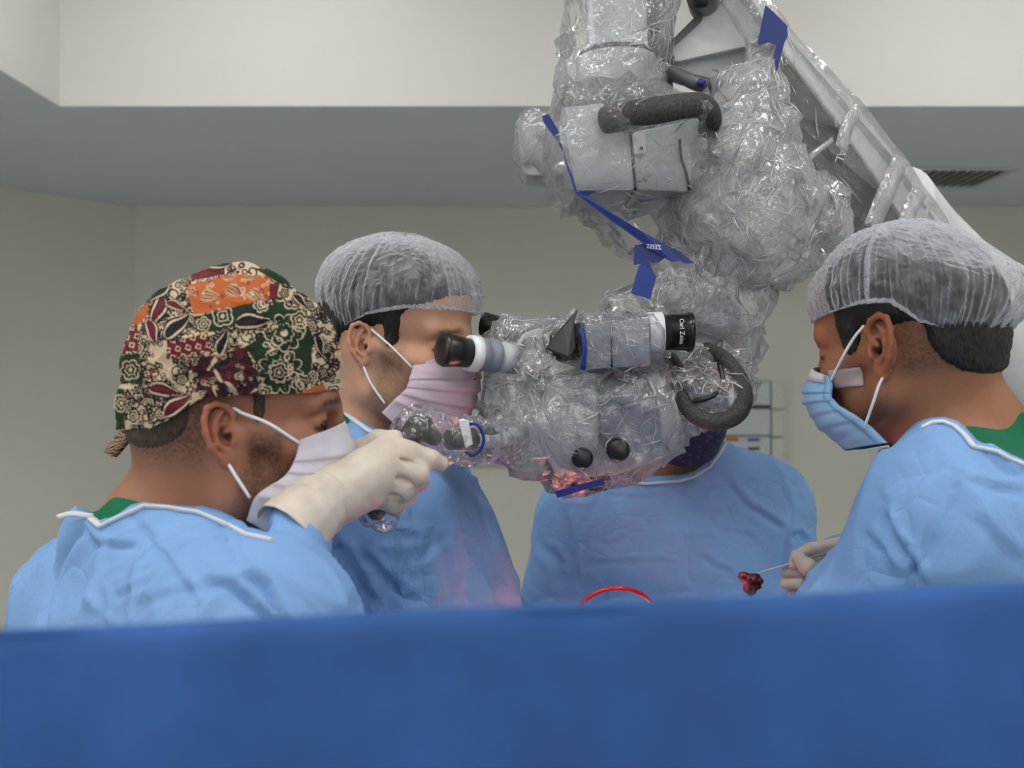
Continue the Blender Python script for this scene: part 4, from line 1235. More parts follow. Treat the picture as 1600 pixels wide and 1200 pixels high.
# glove cuff pulled over the sleeve, with gathered folds
a, b = g(516, 768, -0.045), at(448, 836, 0.955)
ax_ = b - a; u_, w_, t_ = frame_of(ax_)
rows_ = []
for j in range(26):
    t = j / 25; r = np.interp(t, [0, 0.12, 0.3, 0.5, 0.9, 1], [0.0262, 0.0275, 0.030, 0.0315, 0.0335, 0.0345])
    thv = np.linspace(0, 2 * math.pi, 72, endpoint=False)
    rr = r + 0.0009 * np.sin(t * 26 + 1.5 * np.sin(thv)) * (t < 0.5) + 0.0012 * perlin(np.stack([np.cos(thv) * 3, np.sin(thv) * 3, np.full(72, t * 5)], 1))
    rows_.append(a + ax_ * t + rr[:, None] * (np.cos(thv)[:, None] * u_ + np.sin(thv)[:, None] * w_))
link('glove_cuff', sheet_me(np.array(rows_)[::-1], 0.0015, closed_u=True), M_glove, gl)
relaxed_hand(P1, lw1 + np.array([0.03, 0.0, -0.01]), (1, -0.1, 0), 1)
lower_body(P1, hip1[0], hip1[1], math.radians(52))
# ================================================================== surgeon at the eyepiece
H2 = Head((574, 541), 1.30, -1, -20, 9, 0)
neck2 = at(572, 700, 1.41)
ls2, rs2 = at(650, 790, 1.60), at(596, 826, 1.27)
P2 = person('surgeon in a clear white bouffant cap looking into the microscope eyepiece', -0.2, 1.44)
prm2 = dict(neck=neck2, neck_r=(0.055, 0.058), skull=dict(jaw=0.98), ear=0.80, flare=20)
V, Q, F2 = body_mesh(H2, neck2, (ls2, rs2), prm2, neck_r=prm2['neck_r'])
me = mesh_np('body', H2.w(V), Q); set_col(me, skin_col(V, lnrgb(196, 152, 126), lnrgb(74, 58, 52), 0.5, seed=4))
link('body', me, M_skin, P2)
M_hair2 = hair_mat('dark hair', lin(28, 24, 24))
link('hair', hair_mesh(H2, prm2, [(ell((-0.03, 0, 0.07), (0.1, 0.1, 0.072)), 0.01), (ell((-0.004, 0, 0.088), (0.098, 0.1, 0.066)), 0.01), (ell((-0.075, 0, 0.01), (0.045, 0.09, 0.05)), 0.02), (ell((0.028, 0, 0.03), (0.014, 0.09, 0.042)), 0.01)], 0.006, seed=2), M_hair2, P2)
def rad2(a):
    f = math.cos(a)
    return (0.114 if f > 0 else 0.106, 0.078, 0.085, 0.86)
def rim2(a):
    aa = abs(((a + math.pi) % (2 * math.pi)) - math.pi) / math.pi * 180
    return math.radians(np.interp(aa, [0, 30, 60, 90, 115, 140, 180], [98, 98, 103, 115, 129, 140, 142]))
cp = link('bouffant_cap', bouffant_me(H2, (-0.006, 0, 0.073), rad2, rim2, 1, 46, 0.004), M_bouf, P2)
rows = [(0.108, 0.010, 0.062, 0.064, -0.016), (0.121, -0.014, 0.062, 0.067, -0.03), (0.122, -0.045, 0.060, 0.069, -0.045), (0.114, -0.082, 0.046, 0.070, -0.062), (0.098, -0.124, 0.030, 0.066, -0.080)]
M_maskp = mask_mat('pinkish white mask fabric', lin(228, 208, 222))
mk = link('face_mask', sheet_me(mask_grid(H2, rows, seed=12), 0.0012), M_maskp, P2)
for s in (-1, 1):
    link('ear_loop', loop_me(H2, [(0.063, s * 0.066, -0.018), (0.036, s * 0.0765, 0.004), (0.012, s * 0.0775, 0.018), (0.002, s * 0.075, 0.022), (-0.010, s * 0.071, 0.018)], 0.0014), M_loop, mk)
    link('ear_loop', loop_me(H2, [(0.034, s * 0.070, -0.068), (0.014, s * 0.0755, -0.046), (0.003, s * 0.0765, -0.030), (-0.005, s * 0.073, -0.020), (-0.012, s * 0.068, -0.014)], 0.0014), M_loop, mk)
fc2 = (math.cos(math.radians(-14)), math.sin(math.radians(-14)))
re2, rw2 = at(612, 1090, 1.25), at(745, 1120, 1.24)
le2, lw2 = at(772, 1010, 1.62), at(716, 1036, 1.46)
hip2 = (-0.22, 1.44, 0.85)
kw = dict(face=fc2, le=le2, lw=lw2, re=re2, rw=rw2, hip=hip2, chest=(0.135, 0.165, 0.22), drop=0.15, slope=0.054)
gp2 = torso_prims(neck2, ls2, rs2, inf=0.014, **kw)
ax2 = H2.o + H2.R @ np.array([-0.03, 0, -0.02]) - neck2
hc2 = neck2 + np.array([0.012, -0.004, 0])
lines2 = [([(735, 730), (752, 790), (775, 880)], 0.004, 6, 0.004), ([(690, 830), (692, 880), (700, 940)], 0.004, 7, 0.004), ([(560, 860), (590, 890), (630, 930)], 0.004, 8, 0.004), ([(520, 840), (560, 900), (580, 950)], 0.006, 9, 0.005),
          ([(600, 836), (700, 838), (750, 850)], 0.002, 5, 0.002), ([(640, 870), (620, 910), (600, 950)], 0.004, 7, 0.004), ([(710, 700), (728, 740), (745, 760)], 0.003, 5, 0.003)]
cut2 = [(440, 500), (440, 600), (505, 618), (522, 626), (548, 648), (575, 668), (606, 682), (640, 690), (680, 690), (720, 640), (720, 500)]
gm2 = gown_mesh(gp2, [], (-0.5, 1.05, 1.05), (0.3, 1.85, 1.55), 0.005, 13, 1.2, lines2, skirt=(hip2[0], hip2[1], 1.12, 0.35, 0.13, 0.17, 0.15, 0.19, math.radians(-14)), cutpx=[pxcut(cut2)])
edge_binding(P2, gm2, cut2[2:9])
link('gown', gm2, M_gown, P2)
sp2 = torso_prims(neck2, ls2, rs2, inf=0.006, **{**kw, 'le': None, 're': None, 'lw': None, 'rw': None})
sp2.append((cone(at(520, 650, 1.38), at(560, 690, 1.36), 0.03, 0.04), 0.03))
cutS2 = [(440, 500), (440, 600), (500, 612), (520, 622), (536, 632), (552, 662), (600, 692), (660, 700), (720, 680), (720, 500)]
link('scrub_top', gown_mesh(sp2, [], (-0.46, 1.1, 1.3), (0.26, 1.8, 1.55), 0.005, 15, 0.15, cutpx=[pxcut(cutS2)], shrink=0.006), M_scrub, P2)
relaxed_hand(P2, rw2 + np.array([0.03, 0.0, -0.005]), (1, -0.35, 0), -1)
relaxed_hand(P2, lw2 + np.array([0.03, 0.0, -0.005]), (0.95, 0.1, 0), 1)
lower_body(P2, hip2[0], hip2[1], math.radians(-14))
# ================================================================== assistant behind the microscope
H3 = Head((1064, 588), 1.72, 0, -90, 14, 0)
neck3 = at(1064, 735, 1.82)
ls3, rs3 = at(1188, 790, 1.82), at(914, 812, 1.82)
P3 = person('assistant facing the camera behind the microscope in a dark navy mask', 0.29, 1.8)
prm3 = dict(neck=neck3, neck_r=(0.056, 0.058), skull=dict(jaw=1.0), ear=1.0, flare=24)
V, Q, F3 = body_mesh(H3, neck3, (ls3, rs3), prm3, vox=0.003, neck_r=prm3['neck_r'])
me = mesh_np('body', H3.w(V), Q); set_col(me, skin_col(V, lnrgb(158, 108, 76), lnrgb(50, 38, 32), 0.3, seed=7))
link('body', me, M_skin, P3)
link('hair', hair_mesh(H3, prm3, [(ell((-0.025, 0, 0.075), (0.105, 0.1, 0.075)), 0.01), (ell((-0.075, 0, 0.01), (0.045, 0.09, 0.05)), 0.02)], 0.006, 0.003, seed=2), M_hair2, P3)
cp = link('bouffant_cap', bouffant_me(H3, (-0.006, 0, 0.073), rad2, rim2, 5, 40, 0.004, nu=200, nv=60), M_bouf, P3)
rows = [(0.112, 0.010, 0.058, 0.066, -0.010), (0.129, -0.014, 0.056, 0.069, -0.03), (0.131, -0.045, 0.052, 0.070, -0.05), (0.122, -0.085, 0.046, 0.069, -0.072), (0.094, -0.128, 0.040, 0.062, -0.098)]
nt = NT('navy printed mask'); vo = nt.n('TexVoronoi', i_Vector=nt.coord(), i_Scale=95.0); nz = nt.n('TexNoise', i_Vector=nt.coord(), i_Scale=140.0, i_Detail=3.0)
f = nt.math('ADD', vo.outputs['Distance'], nt.math('MULTIPLY', nz.outputs[0], 0.6))
M_navy = nt.done(principled(nt, nt.ramp(f, [(0.55, lin(52, 72, 118)), (0.62, lin(22, 36, 66)), (0.9, lin(18, 30, 58))]), 0.85))
mk = link('face_mask', sheet_me(mask_grid(H3, rows, seed=22, pleats=(), crumple=0.001), 0.0015), M_navy, P3)
for s in (-1, 1):
    link('ear_loop', loop_me(H3, [(0.058, s * 0.067, -0.012), (0.036, s * 0.0765, 0.006), (0.012, s * 0.080, 0.022), (-0.003, s * 0.076, 0.030)], 0.0016), M_navy, mk)
    link('ear_loop', loop_me(H3, [(0.042, s * 0.064, -0.094), (0.016, s * 0.074, -0.06), (0.003, s * 0.080, -0.036), (-0.008, s * 0.082, -0.020)], 0.0016), M_navy, mk)
fc3 = (0.0, -1.0)
le3, lw3 = at(1236, 1000, 1.78), at(1120, 1008, 1.62)
re3, rw3 = at(862, 1010, 1.78), at(990, 1008, 1.62)
hip3 = (0.29, 1.82, 0.85)
kw = dict(face=fc3, le=le3, lw=lw3, re=re3, rw=rw3, hip=hip3, chest=(0.125, 0.165, 0.21), drop=0.14, slope=0.052)
gp3 = torso_prims(neck3, ls3, rs3, inf=0.013, **kw)
ax3 = H3.o + H3.R @ np.array([-0.03, 0, -0.02]) - neck3
hc3 = neck3 + np.array([-0.006, -0.022, 0.0])
lines3 = [([(948, 752), (925, 800), (893, 842)], 0.004, 5, 0.003), ([(1125, 740), (1165, 790), (1200, 810), (1228, 832)], 0.005, 6, 0.004), ([(1145, 757), (1165, 757), (1190, 750)], 0.003, 4, 0.003), ([(1115, 828), (1150, 832), (1180, 838)], 0.003, 4, 0.003),
          ([(905, 880), (980, 880), (1060, 878)], 0.002, 5, 0.002), ([(880, 790), (890, 850), (905, 930)], 0.005, 6, 0.005), ([(860, 850), (875, 880), (880, 930)], 0.005, 6, 0.004), ([(845, 850), (865, 870), (870, 880)], 0.005, 5, 0.004),
          ([(1232, 840), (1250, 835), (1262, 850)], 0.005, 5, 0.004), ([(1228, 832), (1225, 880), (1222, 930)], 0.004, 5, 0.003), ([(1095, 868), (1115, 885), (1150, 900)], 0.003, 5, 0.003), ([(1075, 770), (1135, 760)], 0.002, 4, 0.002), ([(930, 772), (1000, 780), (1050, 772)], 0.002, 4, 0.002)]
cut3 = [(900, 600), (940, 720), (962, 742), (985, 750), (1010, 752), (1060, 748), (1085, 741), (1108, 726), (1122, 708), (1133, 690), (1180, 600)]
gp3.append((cone(at(1188, 790, 1.82), at(1128, 728, 1.76), 0.05, 0.035), 0.04))
gm3 = gown_mesh(gp3, [], (-0.02, 1.45, 1.02), (0.62, 2.1, 1.55), 0.0056, 23, 1.2, lines3, skirt=(hip3[0], hip3[1], 1.1, 0.35, 0.13, 0.17, 0.15, 0.19, math.radians(-90)), cutpx=[pxcut(cut3)])
edge_binding(P3, gm3, cut3[2:10], r=0.005)
link('gown', gm3, M_gown, P3)
sp3 = torso_prims(neck3, ls3, rs3, inf=0.008, **{**kw, 'le': None, 're': None, 'lw': None, 'rw': None})
cutS3 = [(900, 600), (940, 700), (975, 728), (990, 738), (1000, 754), (1090, 752), (1104, 722), (1112, 700), (1126, 688), (1180, 600)]
link('scrub_top', gown_mesh(sp3, [], (0.0, 1.5, 1.3), (0.6, 2.08, 1.5), 0.006, 25, 0.15, cutpx=[pxcut(cutS3)], shrink=0.008), M_scrub, P3)
relaxed_hand(P3, lw3 + np.array([-0.01, -0.03, -0.005]), (-0.3, -1, 0), 1)
relaxed_hand(P3, rw3 + np.array([0.01, -0.03, -0.005]), (0.3, -1, 0), -1)
lower_body(P3, hip3[0], hip3[1], math.radians(-90))
# ================================================================== surgeon on the near right with the forceps
H4 = Head((1371, 546), 1.11, 1, 133, 11, 0)
neck4 = at(1498, 712, 1.17)
ls4, rs4 = at(1492, 826, 0.99), at(1660, 810, 1.33)
P4 = person('surgeon in a blue pleated mask and bouffant cap bending over beside the white arm', 0.54, 1.18)
prm4 = dict(neck=neck4, neck_r=(0.059, 0.064), skull=dict(jaw=0.98, short=0.64), ear=1.0, flare=10)
V, Q, F4 = body_mesh(H4, neck4, (ls4, rs4), prm4, neck_r=prm4['neck_r'])
me = mesh_np('body', H4.w(V), Q)
nape4 = lambda V: smoothstep(-0.045, -0.02, V[:, 2]) * smoothstep(0.0, -0.03, V[:, 0]) * 0.7 * smoothstep(0.09, 0.06, np.abs(V[:, 1]))
set_col(me, skin_col(V, lnrgb(146, 99, 72), lnrgb(40, 30, 27), 0.22, seed=9, nape=nape4))
link('body', me, M_skin, P4)
M_hair4 = hair_mat('black hair', lin(22, 20, 21))
link('hair', hair_mesh(H4, prm4, [(ell((-0.025, 0, 0.075), (0.105, 0.1, 0.075)), 0.01), (ell((-0.078, 0, 0.006), (0.046, 0.078, 0.05)), 0.02), (ell((0.032, 0, 0.03), (0.020, 0.09, 0.046)), 0.01)], 0.006, seed=5), M_hair4, P4)
def rad4(a):
    f = math.cos(a)
    return (0.109 if f > 0 else 0.126, 0.080, 0.085, 0.86)
def rim4(a):
    aa = abs(((a + math.pi) % (2 * math.pi)) - math.pi) / math.pi * 180
    return math.radians(np.interp(aa, [0, 30, 60, 84, 102, 116, 135, 180], [106, 106, 104, 102, 105, 122, 130, 128]))
cp = link('bouffant_cap', bouffant_me(H4, (-0.014, 0, 0.066), rad4, rim4, 3, 105, 0.0045, tilt=math.radians(-6), droop=0.026), M_bouf, P4)
rows = [(0.108, 0.004, 0.064, 0.062, -0.018), (0.126, -0.018, 0.066, 0.065, -0.032), (0.126, -0.043, 0.064, 0.067, -0.046), (0.112, -0.074, 0.034, 0.071, -0.070), (0.088, -0.100, 0.010, 0.069, -0.100)]
M_maskb = mask_mat('light blue mask fabric', lin(150, 196, 232))
mk = link('face_mask', sheet_me(mask_grid(H4, rows, seed=32), 0.0012), M_maskb, P4)
# white top hem and side binding of the blue mask
g0 = mask_grid(H4, rows, seed=32)
link('mask_hem', strip_me([p for p in g0[0, 4:-4]], [p for p in g0[9, 4:-4]], 0.003), M_maskw, mk)
for k in (0, -1):
    e0 = g0[:, k]; e1 = g0[:, 3 if k == 0 else -4]
    link('mask_hem', strip_me([p for p in e0], [p for p in e1], 0.0032), M_maskb, mk)
for s in (-1, 1):
    link('ear_loop', loop_me(H4, [(0.066, s * 0.064, -0.022), (0.040, s * 0.0765, 0.000), (0.020, s * 0.080, 0.018), (0.008, s * 0.077, 0.028)], 0.0016), M_loop, mk)
    link('ear_loop', loop_me(H4, [(0.030, s * 0.072, -0.078), (0.012, s * 0.079, -0.055), (0.000, s * 0.080, -0.036), (-0.010, s * 0.074, -0.024)], 0.0016), M_loop, mk)
nt = NT('paper tape'); tpn = nt.n('BsdfTransparent'); dfn = nt.n('BsdfDiffuse', i_Color=lin(214, 196, 196)); mxn = nt.n('MixShader', i_0=0.55); nt.l(tpn.outputs[0], mxn.inputs[1]); nt.l(dfn.outputs[0], mxn.inputs[2]); M_tape = nt.done(mxn.outputs[0])
def on_skin(H, x, z, s, off=0.0015):
    """point on the face surface at head-space x, z on side s"""
    F = {1: F4}[1]
    ys = np.arange(0.095, 0.03, -0.0004)
    i = int(round((x - F.lo[0]) / F.vox)); k = int(round((z - F.lo[2]) / F.vox))
    for y in ys:
        j = int(round((s * y - F.lo[1]) / F.vox))
        if F.v[i, j, k] < 0: return H.w((x, s * (y + off), z))
    return H.w((x, s * 0.05, z))
tg = np.array([[on_skin(H4, 0.066 - 0.038 * u + 0.002 * v, -0.010 - 0.020 * v - 0.004 * u, 1, 0.0025) for u in np.linspace(0, 1, 12)] for v in np.linspace(0, 1, 8)])
for _ in range(2):
    tg[1:-1, 1:-1] = (tg[1:-1, 1:-1] + tg[:-2, 1:-1] + tg[2:, 1:-1] + tg[1:-1, :-2] + tg[1:-1, 2:]) / 5
link('cheek_tape', sheet_me(tg, 0.0004), M_tape, mk)
fc4 = (math.cos(math.radians(140)), math.sin(math.radians(140)))
le4, lw4 = at(1352, 1010, 1.03), at(1225, 1160, 1.05)
re4, rw4 = at(1520, 1080, 1.42), at(1330, 905, 1.36)
hip4 = (0.56, 1.17, 0.85)
kw = dict(face=fc4, le=le4, lw=lw4, re=re4, rw=rw4, hip=hip4, chest=(0.13, 0.17, 0.2), drop=0.15, slope=0.056)
gp4 = torso_prims(neck4, ls4, rs4, inf=0.014, **kw)
ax4 = H4.o + H4.R @ np.array([-0.03, 0, -0.02]) - neck4
hc4 = neck4 + np.array([0.02, -0.004, 0])
lines4 = [([(1510, 705), (1480, 800), (1430, 890)], 0.003, 4, 0.003), ([(1375, 790), (1395, 840), (1430, 880), (1445, 920)], 0.006, 8, 0.006), ([(1345, 830), (1380, 860), (1400, 900)], 0.004, 8, 0.004), ([(1372, 775), (1390, 785)], 0.003, 6, 0.003),
          ([(1435, 880), (1425, 915), (1420, 935)], 0.004, 5, 0.004), ([(1500, 750), (1560, 765), (1600, 770)], 0.003, 6, 0.003), ([(1530, 700), (1570, 740), (1600, 745)], 0.004, 6, 0.004), ([(1520, 800), (1560, 850), (1600, 880)], 0.004, 9, 0.004)]
gp4.append((cone(at(1480, 780, 1.0), at(1462, 694, 1.02), 0.06, 0.026), 0.04))
cut4 = [(1330, 560), (1330, 690), (1392, 706), (1420, 684), (1440, 664), (1456, 656), (1474, 655), (1492, 662), (1508, 676), (1522, 694), (1560, 702), (1576, 712), (1620, 730), (1700, 700), (1700, 560)]
gm4 = gown_mesh(gp4, [], (0.05, 0.78, 1.05), (1.0, 1.62, 1.52), 0.0052, 33, 1.1, lines4, skirt=(hip4[0], hip4[1], 1.12, 0.35, 0.13, 0.17, 0.15, 0.19, math.radians(140)), cutpx=[pxcut(cut4)])
edge_binding(P4, gm4, cut4[4:13])
link('gown', gm4, M_gown, P4)
sp4 = torso_prims(neck4, ls4, rs4, inf=0.008, **{**kw, 'le': None, 're': None, 'lw': None, 'rw': None})
sp4.append((cone(at(1560, 700, 1.14), at(1640, 690, 1.2), 0.05, 0.06), 0.03))
cutS4 = [(1300, 500), (1300, 690), (1400, 710), (1470, 690), (1510, 664), (1545, 652), (1585, 642), (1640, 650), (1700, 640), (1700, 500)]
link('scrub_top', gown_mesh(sp4, [], (0.2, 0.85, 1.25), (0.98, 1.55, 1.52), 0.005, 35, 0.15, cutpx=[pxcut(cutS4)], shrink=0.008), M_scrub, P4)
# right hand with the forceps
h4 = lambda x, y, dd=0.0: at(x, y, 1.30 + dd)
pr = [(cone(h4(1330, 900, 0.03), h4(1290, 888, 0.02), 0.024, 0.022), 0.012), (cone(h4(1290, 888, 0.02), h4(1272, 884, 0.01), 0.022, 0.014), 0.012),
      (cone(h4(1335, 846, 0.03), h4(1266, 859, 0.01), 0.010, 0.0085), 0.006), (cone(h4(1266, 859, 0.01), h4(1246, 869, 0.0), 0.0088, 0.008), 0.004), (cone(h4(1246, 869, 0.0), h4(1240, 882, -0.004), 0.008, 0.0068), 0.003),
      (cone(h4(1248, 873, -0.014), h4(1262, 886, -0.018), 0.0085, 0.0108), 0.004), (cone(h4(1262, 886, -0.018), h4(1278, 896, -0.01), 0.0108, 0.012), 0.004), (cone(h4(1278, 896, -0.01), h4(1296, 896, 0.01), 0.012, 0.016), 0.006),
      (cone(h4(1228, 894, 0.004), h4(1252, 892, 0.0), 0.0066, 0.0082), 0.003), (cone(h4(1252, 892, 0.0), h4(1284, 884, 0.012), 0.0082, 0.0105), 0.004),
      (cone(h4(1226, 911, 0.006), h4(1252, 911, 0.002), 0.0072, 0.0086), 0.003), (cone(h4(1252, 911, 0.002), h4(1288, 900, 0.014), 0.0086, 0.0105), 0.004),
      (cone(h4(1236, 926, 0.014), h4(1258, 927, 0.01), 0.0064, 0.0076), 0.003), (cone(h4(1258, 927, 0.01), h4(1292, 910, 0.02), 0.0076, 0.0095), 0.004)]
gl = link('glove', hand_mesh(pr, 0.0014, (), 1, 0.0003), M_glove, P4); gl['label'] = 'cream latex glove pinching the forceps'
relaxed_hand(P4, lw4 + np.array([-0.02, 0.02, -0.005]), (-1, 0.1, 0), 1)
lower_body(P4, hip4[0], hip4[1], math.radians(140))
# forceps and what they hold
fo = empty('tissue_forceps', h4(1200, 888))
tag(fo, 'thin steel forceps held in the gloved fingers, gripping bloody gauze', 'forceps')
for s in (-1, 1):
    link('prong', tube_me([h4(1171, 899, 0.0 + s * 0.0005), h4(1200, 890, s * 0.002), h4(1235, 880, s * 0.004), h4(1275, 869, s * 0.005), h4(1305, 861, s * 0.001)], [0.0011, 0.0017, 0.0026, 0.003, 0.002], 8, 6, 0.6), M_steel, fo)
nt = NT('bloody gauze'); nz = nt.n('TexNoise', i_Vector=nt.coord(), i_Scale=130.0, i_Detail=5.0)
M_blood = nt.done(principled(nt, nt.ramp(nz.outputs[0], [(0.36, lin(34, 8, 12)), (0.52, lin(112, 22, 30)), (0.7, lin(190, 96, 104))]), 0.35, 0, nt.bump(nz.outputs[0], 0.6, 0.002)))
F = Field(h4(1148, 935) - 0.02, h4(1198, 888) + 0.02, 0.0011)
for q, r in (((1164, 903), 0.0075), ((1180, 905), 0.0075), ((1172, 912), 0.0085), ((1170, 920), 0.007), ((1182, 915), 0.006), ((1160, 899), 0.005), ((1187, 908, ), 0.005), ((1175, 925), 0.005)):
    F.op(ell(h4(*q), (r, r * 0.8, r)), 0.004)
V, Q = F.mesh(1); N = vnormals(V, Q); V = V + N * (0.0016 * perlin(V * 150) + 0.001 * perlin(V * 320))[:, None]
gz = link('gauze_swab', mesh_np('gauze', V, Q), M_blood); tag(gz, 'small blood-soaked dark red gauze swab at the tip of the forceps', 'gauze swab')
# ================================================================== operating microscope
M_shell = plain('microscope shell grey', lin(176, 181, 186), 0.4)
M_shellw = plain('microscope shell white', lin(214, 216, 218), 0.38)
M_plate = plain('microscope plate', lin(128, 132, 146), 0.45)
M_dark = plain('microscope dark panel', lin(92, 95, 101), 0.35)
M_black = plain('black rubber', lin(20, 20, 23), 0.35)
M_blackm = plain('black anodised', lin(15, 15, 19), 0.22)
M_foam = plain('grey foam', lin(58, 57, 57), 0.75, 0, 0.25, 300, 0.5)
M_ring = plain('white plastic ring', lin(226, 228, 232), 0.4)
M_chrome = plain('chrome', lin(205, 205, 208), 0.15, 1.0)
M_blue = plain('blue strap', lin(10, 38, 112), 0.5)
M_bluep = plain('blue cord', lin(14, 48, 130), 0.5)

SX, SY = 1.22, 2.05
scope = empty('surgical_microscope', (SX, SY, 0))
tag(scope, 'grey and white operating microscope hanging from a thick jointed arm under clear film', 'microscope')
def sp(name, poly, d, depth, mat, bv=0.004, seg=3, parent=None):
    return link(name, pxprism(poly, d, depth, bv, seg), mat, parent or scope, False)
def roundpoly(poly, r, n=4):
    out = []
    m = len(poly)
    for i in range(m):
        p0, p1, p2 = (np.array(poly[(i + k) % m], float) for k in (-1, 0, 1))
        a = p0 - p1; b = p2 - p1; la, lb = np.linalg.norm(a), np.linalg.norm(b)
        q = min(r, la * 0.45, lb * 0.45); s, e = p1 + a / la * q, p1 + b / lb * q
        for t in np.linspace(0, 1, n): out.append(tuple((1 - t) ** 2 * s + 2 * t * (1 - t) * p1 + t * t * e))
    return out
# --- stand on the floor -------------------------------------------------------
link('stand_base', prism_me([(SX - 0.28, SY - 0.36, 0.07), (SX + 0.28, SY - 0.36, 0.07), (SX + 0.34, SY + 0.3, 0.07), (SX - 0.34, SY + 0.3, 0.07)], (0, 0, 0.13), 0.03, 4), M_shellw, scope, False)
for dx in (-0.24, 0.24):
    for dy in (-0.3, 0.24):
        link('castor', lathe_me((SX + dx - 0.02, SY + dy, 0.04), (SX + dx + 0.02, SY + dy, 0.04), [(0, 0.028), (0.1, 0.04), (0.9, 0.04), (1, 0.028)], 20), M_black, scope)
link('stand_column', box_me((SX - 0.15, SY - 0.14, 0.2), (SX + 0.15, SY + 0.16, 1.28), 0.04), M_shellw, scope, False)
# --- great curved shroud of the swing arm ----------------------------------------
link('arm_shroud', tube_me([(SX, SY, 1.24), (SX, SY - 0.01, 1.36), at(1700, 640, 1.96), at(1600, 560, 1.88), at(1512, 462, 1.78), at(1440, 372, 1.66), at(1400, 310, 1.56)], [0.13, 0.125, 0.112, 0.105, 0.082, 0.064, 0.055], 28, 8), M_shellw, scope)
link('arm_lower_cover', tube_me([at(1500, 555, 1.93), at(1560, 590, 1.93), at(1640, 640, 1.97), at(1720, 720, 2.0)], [0.035, 0.055, 0.07, 0.09], 22, 6), M_shell, scope)
# --- diagonal arm --------------------------------------------------------------
arm = sp('arm', [(1192, -20), (1234, 50), (1336, 158), (1402, 245), (1470, 340), (1500, 392), (1448, 405), (1394, 320), (1314, 202), (1228, 90), (1160, -20)], [1.40, 1.42, 1.46, 1.49, 1.54, 1.56, 1.54, 1.51, 1.45, 1.41, 1.38], 0.11, M_shellw, 0.006)
sp('arm_panel', roundpoly([(1222, 92), (1313, 204), (1394, 320), (1380, 346), (1345, 364), (1310, 356), (1256, 270), (1222, 170)], 8), [1.395 + 0.125 * i for i in np.interp(np.arange(32), [0, 8, 12, 20, 28, 31], [0, 0.75, 1, 0.95, 0.3, 0.05])], 0.07, M_dark, 0.004, 2, arm)
sp('arm_insert', [(1250, 268), (1275, 252), (1340, 338), (1352, 352), (1318, 362)], [1.405, 1.41, 1.475, 1.48, 1.48], 0.04, plain('dark insert', lin(62, 64, 70), 0.3), 0.003, 2, arm)
# lettering on the arm panel, running down towards the stand
v1 = at(1330, 240, 1.44) - at(1318, 222, 1.43); r1_ = at(1318, 262, 1.42) - at(1332, 224, 1.42); r1_ /= np.linalg.norm(r1_)
n_ = np.array([0.1, -1, 0.0]); u2 = np.cross(n_, r1_); u2 /= np.linalg.norm(u2); n2_ = np.cross(r1_, u2)
link('lettering', text_me('NAL', 0.017, np.stack([r1_, u2, n2_], 1).tolist(), at(1316, 236, 1.415)), M_ring, arm, False)
# --- upper joint -----------------------------------------------------------------
sp('joint_cover', roundpoly([(1040, 78), (1092, 26), (1150, -30), (1200, -10), (1226, 60), (1188, 68), (1052, 98)], 10), 1.415, 0.08, M_shellw, 0.005)
sp('joint_rim', roundpoly([(1036, 76), (1092, 20), (1100, 28), (1050, 74), (1056, 96), (1046, 101)], 5), 1.405, 0.03, M_dark, 0.002)
sp('joint_lower_cover', roundpoly([(1050, 100), (1188, 70), (1180, 96), (1118, 124), (1066, 112)], 8), 1.43, 0.06, M_shell, 0.004)
link('joint_knuckle', lathe_me(at(1095, -18, 1.36), at(1102, 12, 1.45), [(0, 0.018), (0.1, 0.022), (0.9, 0.022), (1, 0.018)], 24), M_dark, scope)
link('joint_pin', lathe_me(at(1084, 0, 1.36), at(1106, -2, 1.36), [(0, 0.009), (0.2, 0.012), (0.8, 0.012), (1, 0.009)], 20), M_black, scope)
link('joint_bracket', tube_me([at(1048, 110, 1.38), at(1070, 122, 1.37), at(1092, 132, 1.37), at(1122, 136, 1.38)], [0.008, 0.0095, 0.0095, 0.0075], 12, 5), M_dark, scope)
# --- hanging column and upper housing -----------------------------------------------
link('column', lathe_me(at(962, -60, 1.40), at(964, 175, 1.40), [(0, 0.040), (0.58, 0.042), (0.6, 0.048), (0.64, 0.048), (0.65, 0.054), (0.9, 0.06), (1, 0.06)], 36), M_shell, scope)
link('column_ring', lathe_me(at(963, 84, 1.40), at(963, 92, 1.40), [(0, 0.051), (0.3, 0.0535), (0.7, 0.0535), (1, 0.051)], 36), M_dark, scope)
link('column_rear', lathe_me(at(1018, -60, 1.50), at(1020, 150, 1.50), [(0, 0.025), (1, 0.03)], 24), M_dark, scope)
uh = sp('upper_housing', roundpoly([(876, 168), (944, 161), (945, 209), (984, 207), (991, 297), (900, 298)], 5), 1.30, 0.16, M_shell, 0.005)
sp('housing_side', roundpoly([(987, 207), (1092, 184), (1100, 216), (1076, 300), (994, 297)], 8), 1.32, 0.14, M_shell, 0.006)
sp('housing_bracket', roundpoly([(988, 208), (1009, 207), (1009, 240), (990, 241)], 4), 1.305, 0.02, M_shellw, 0.002, 2, uh)
link('bracket_screw', lathe_me(at(1002.5, 232, 1.300), at(1002.5, 232, 1.308), [(0, 0.002), (1, 0.0028)], 16), M_black, uh)
link('housing_cable', tube_me([at(1062, 218, 1.312), at(1064, 245, 1.31), at(1072, 270, 1.312), at(1077, 297, 1.32)], 0.0018, 8, 5), M_black, uh)
link('housing_seam', tube_me([at(985, 206, 1.299), at(988, 250, 1.299), at(993, 298, 1.299)], 0.0014, 6, 4), M_black, uh)
sp('control_box', roundpoly([(808, 188), (832, 175), (884, 172), (894, 276), (818, 274)], 12), 1.45, 0.08, M_shell, 0.006)
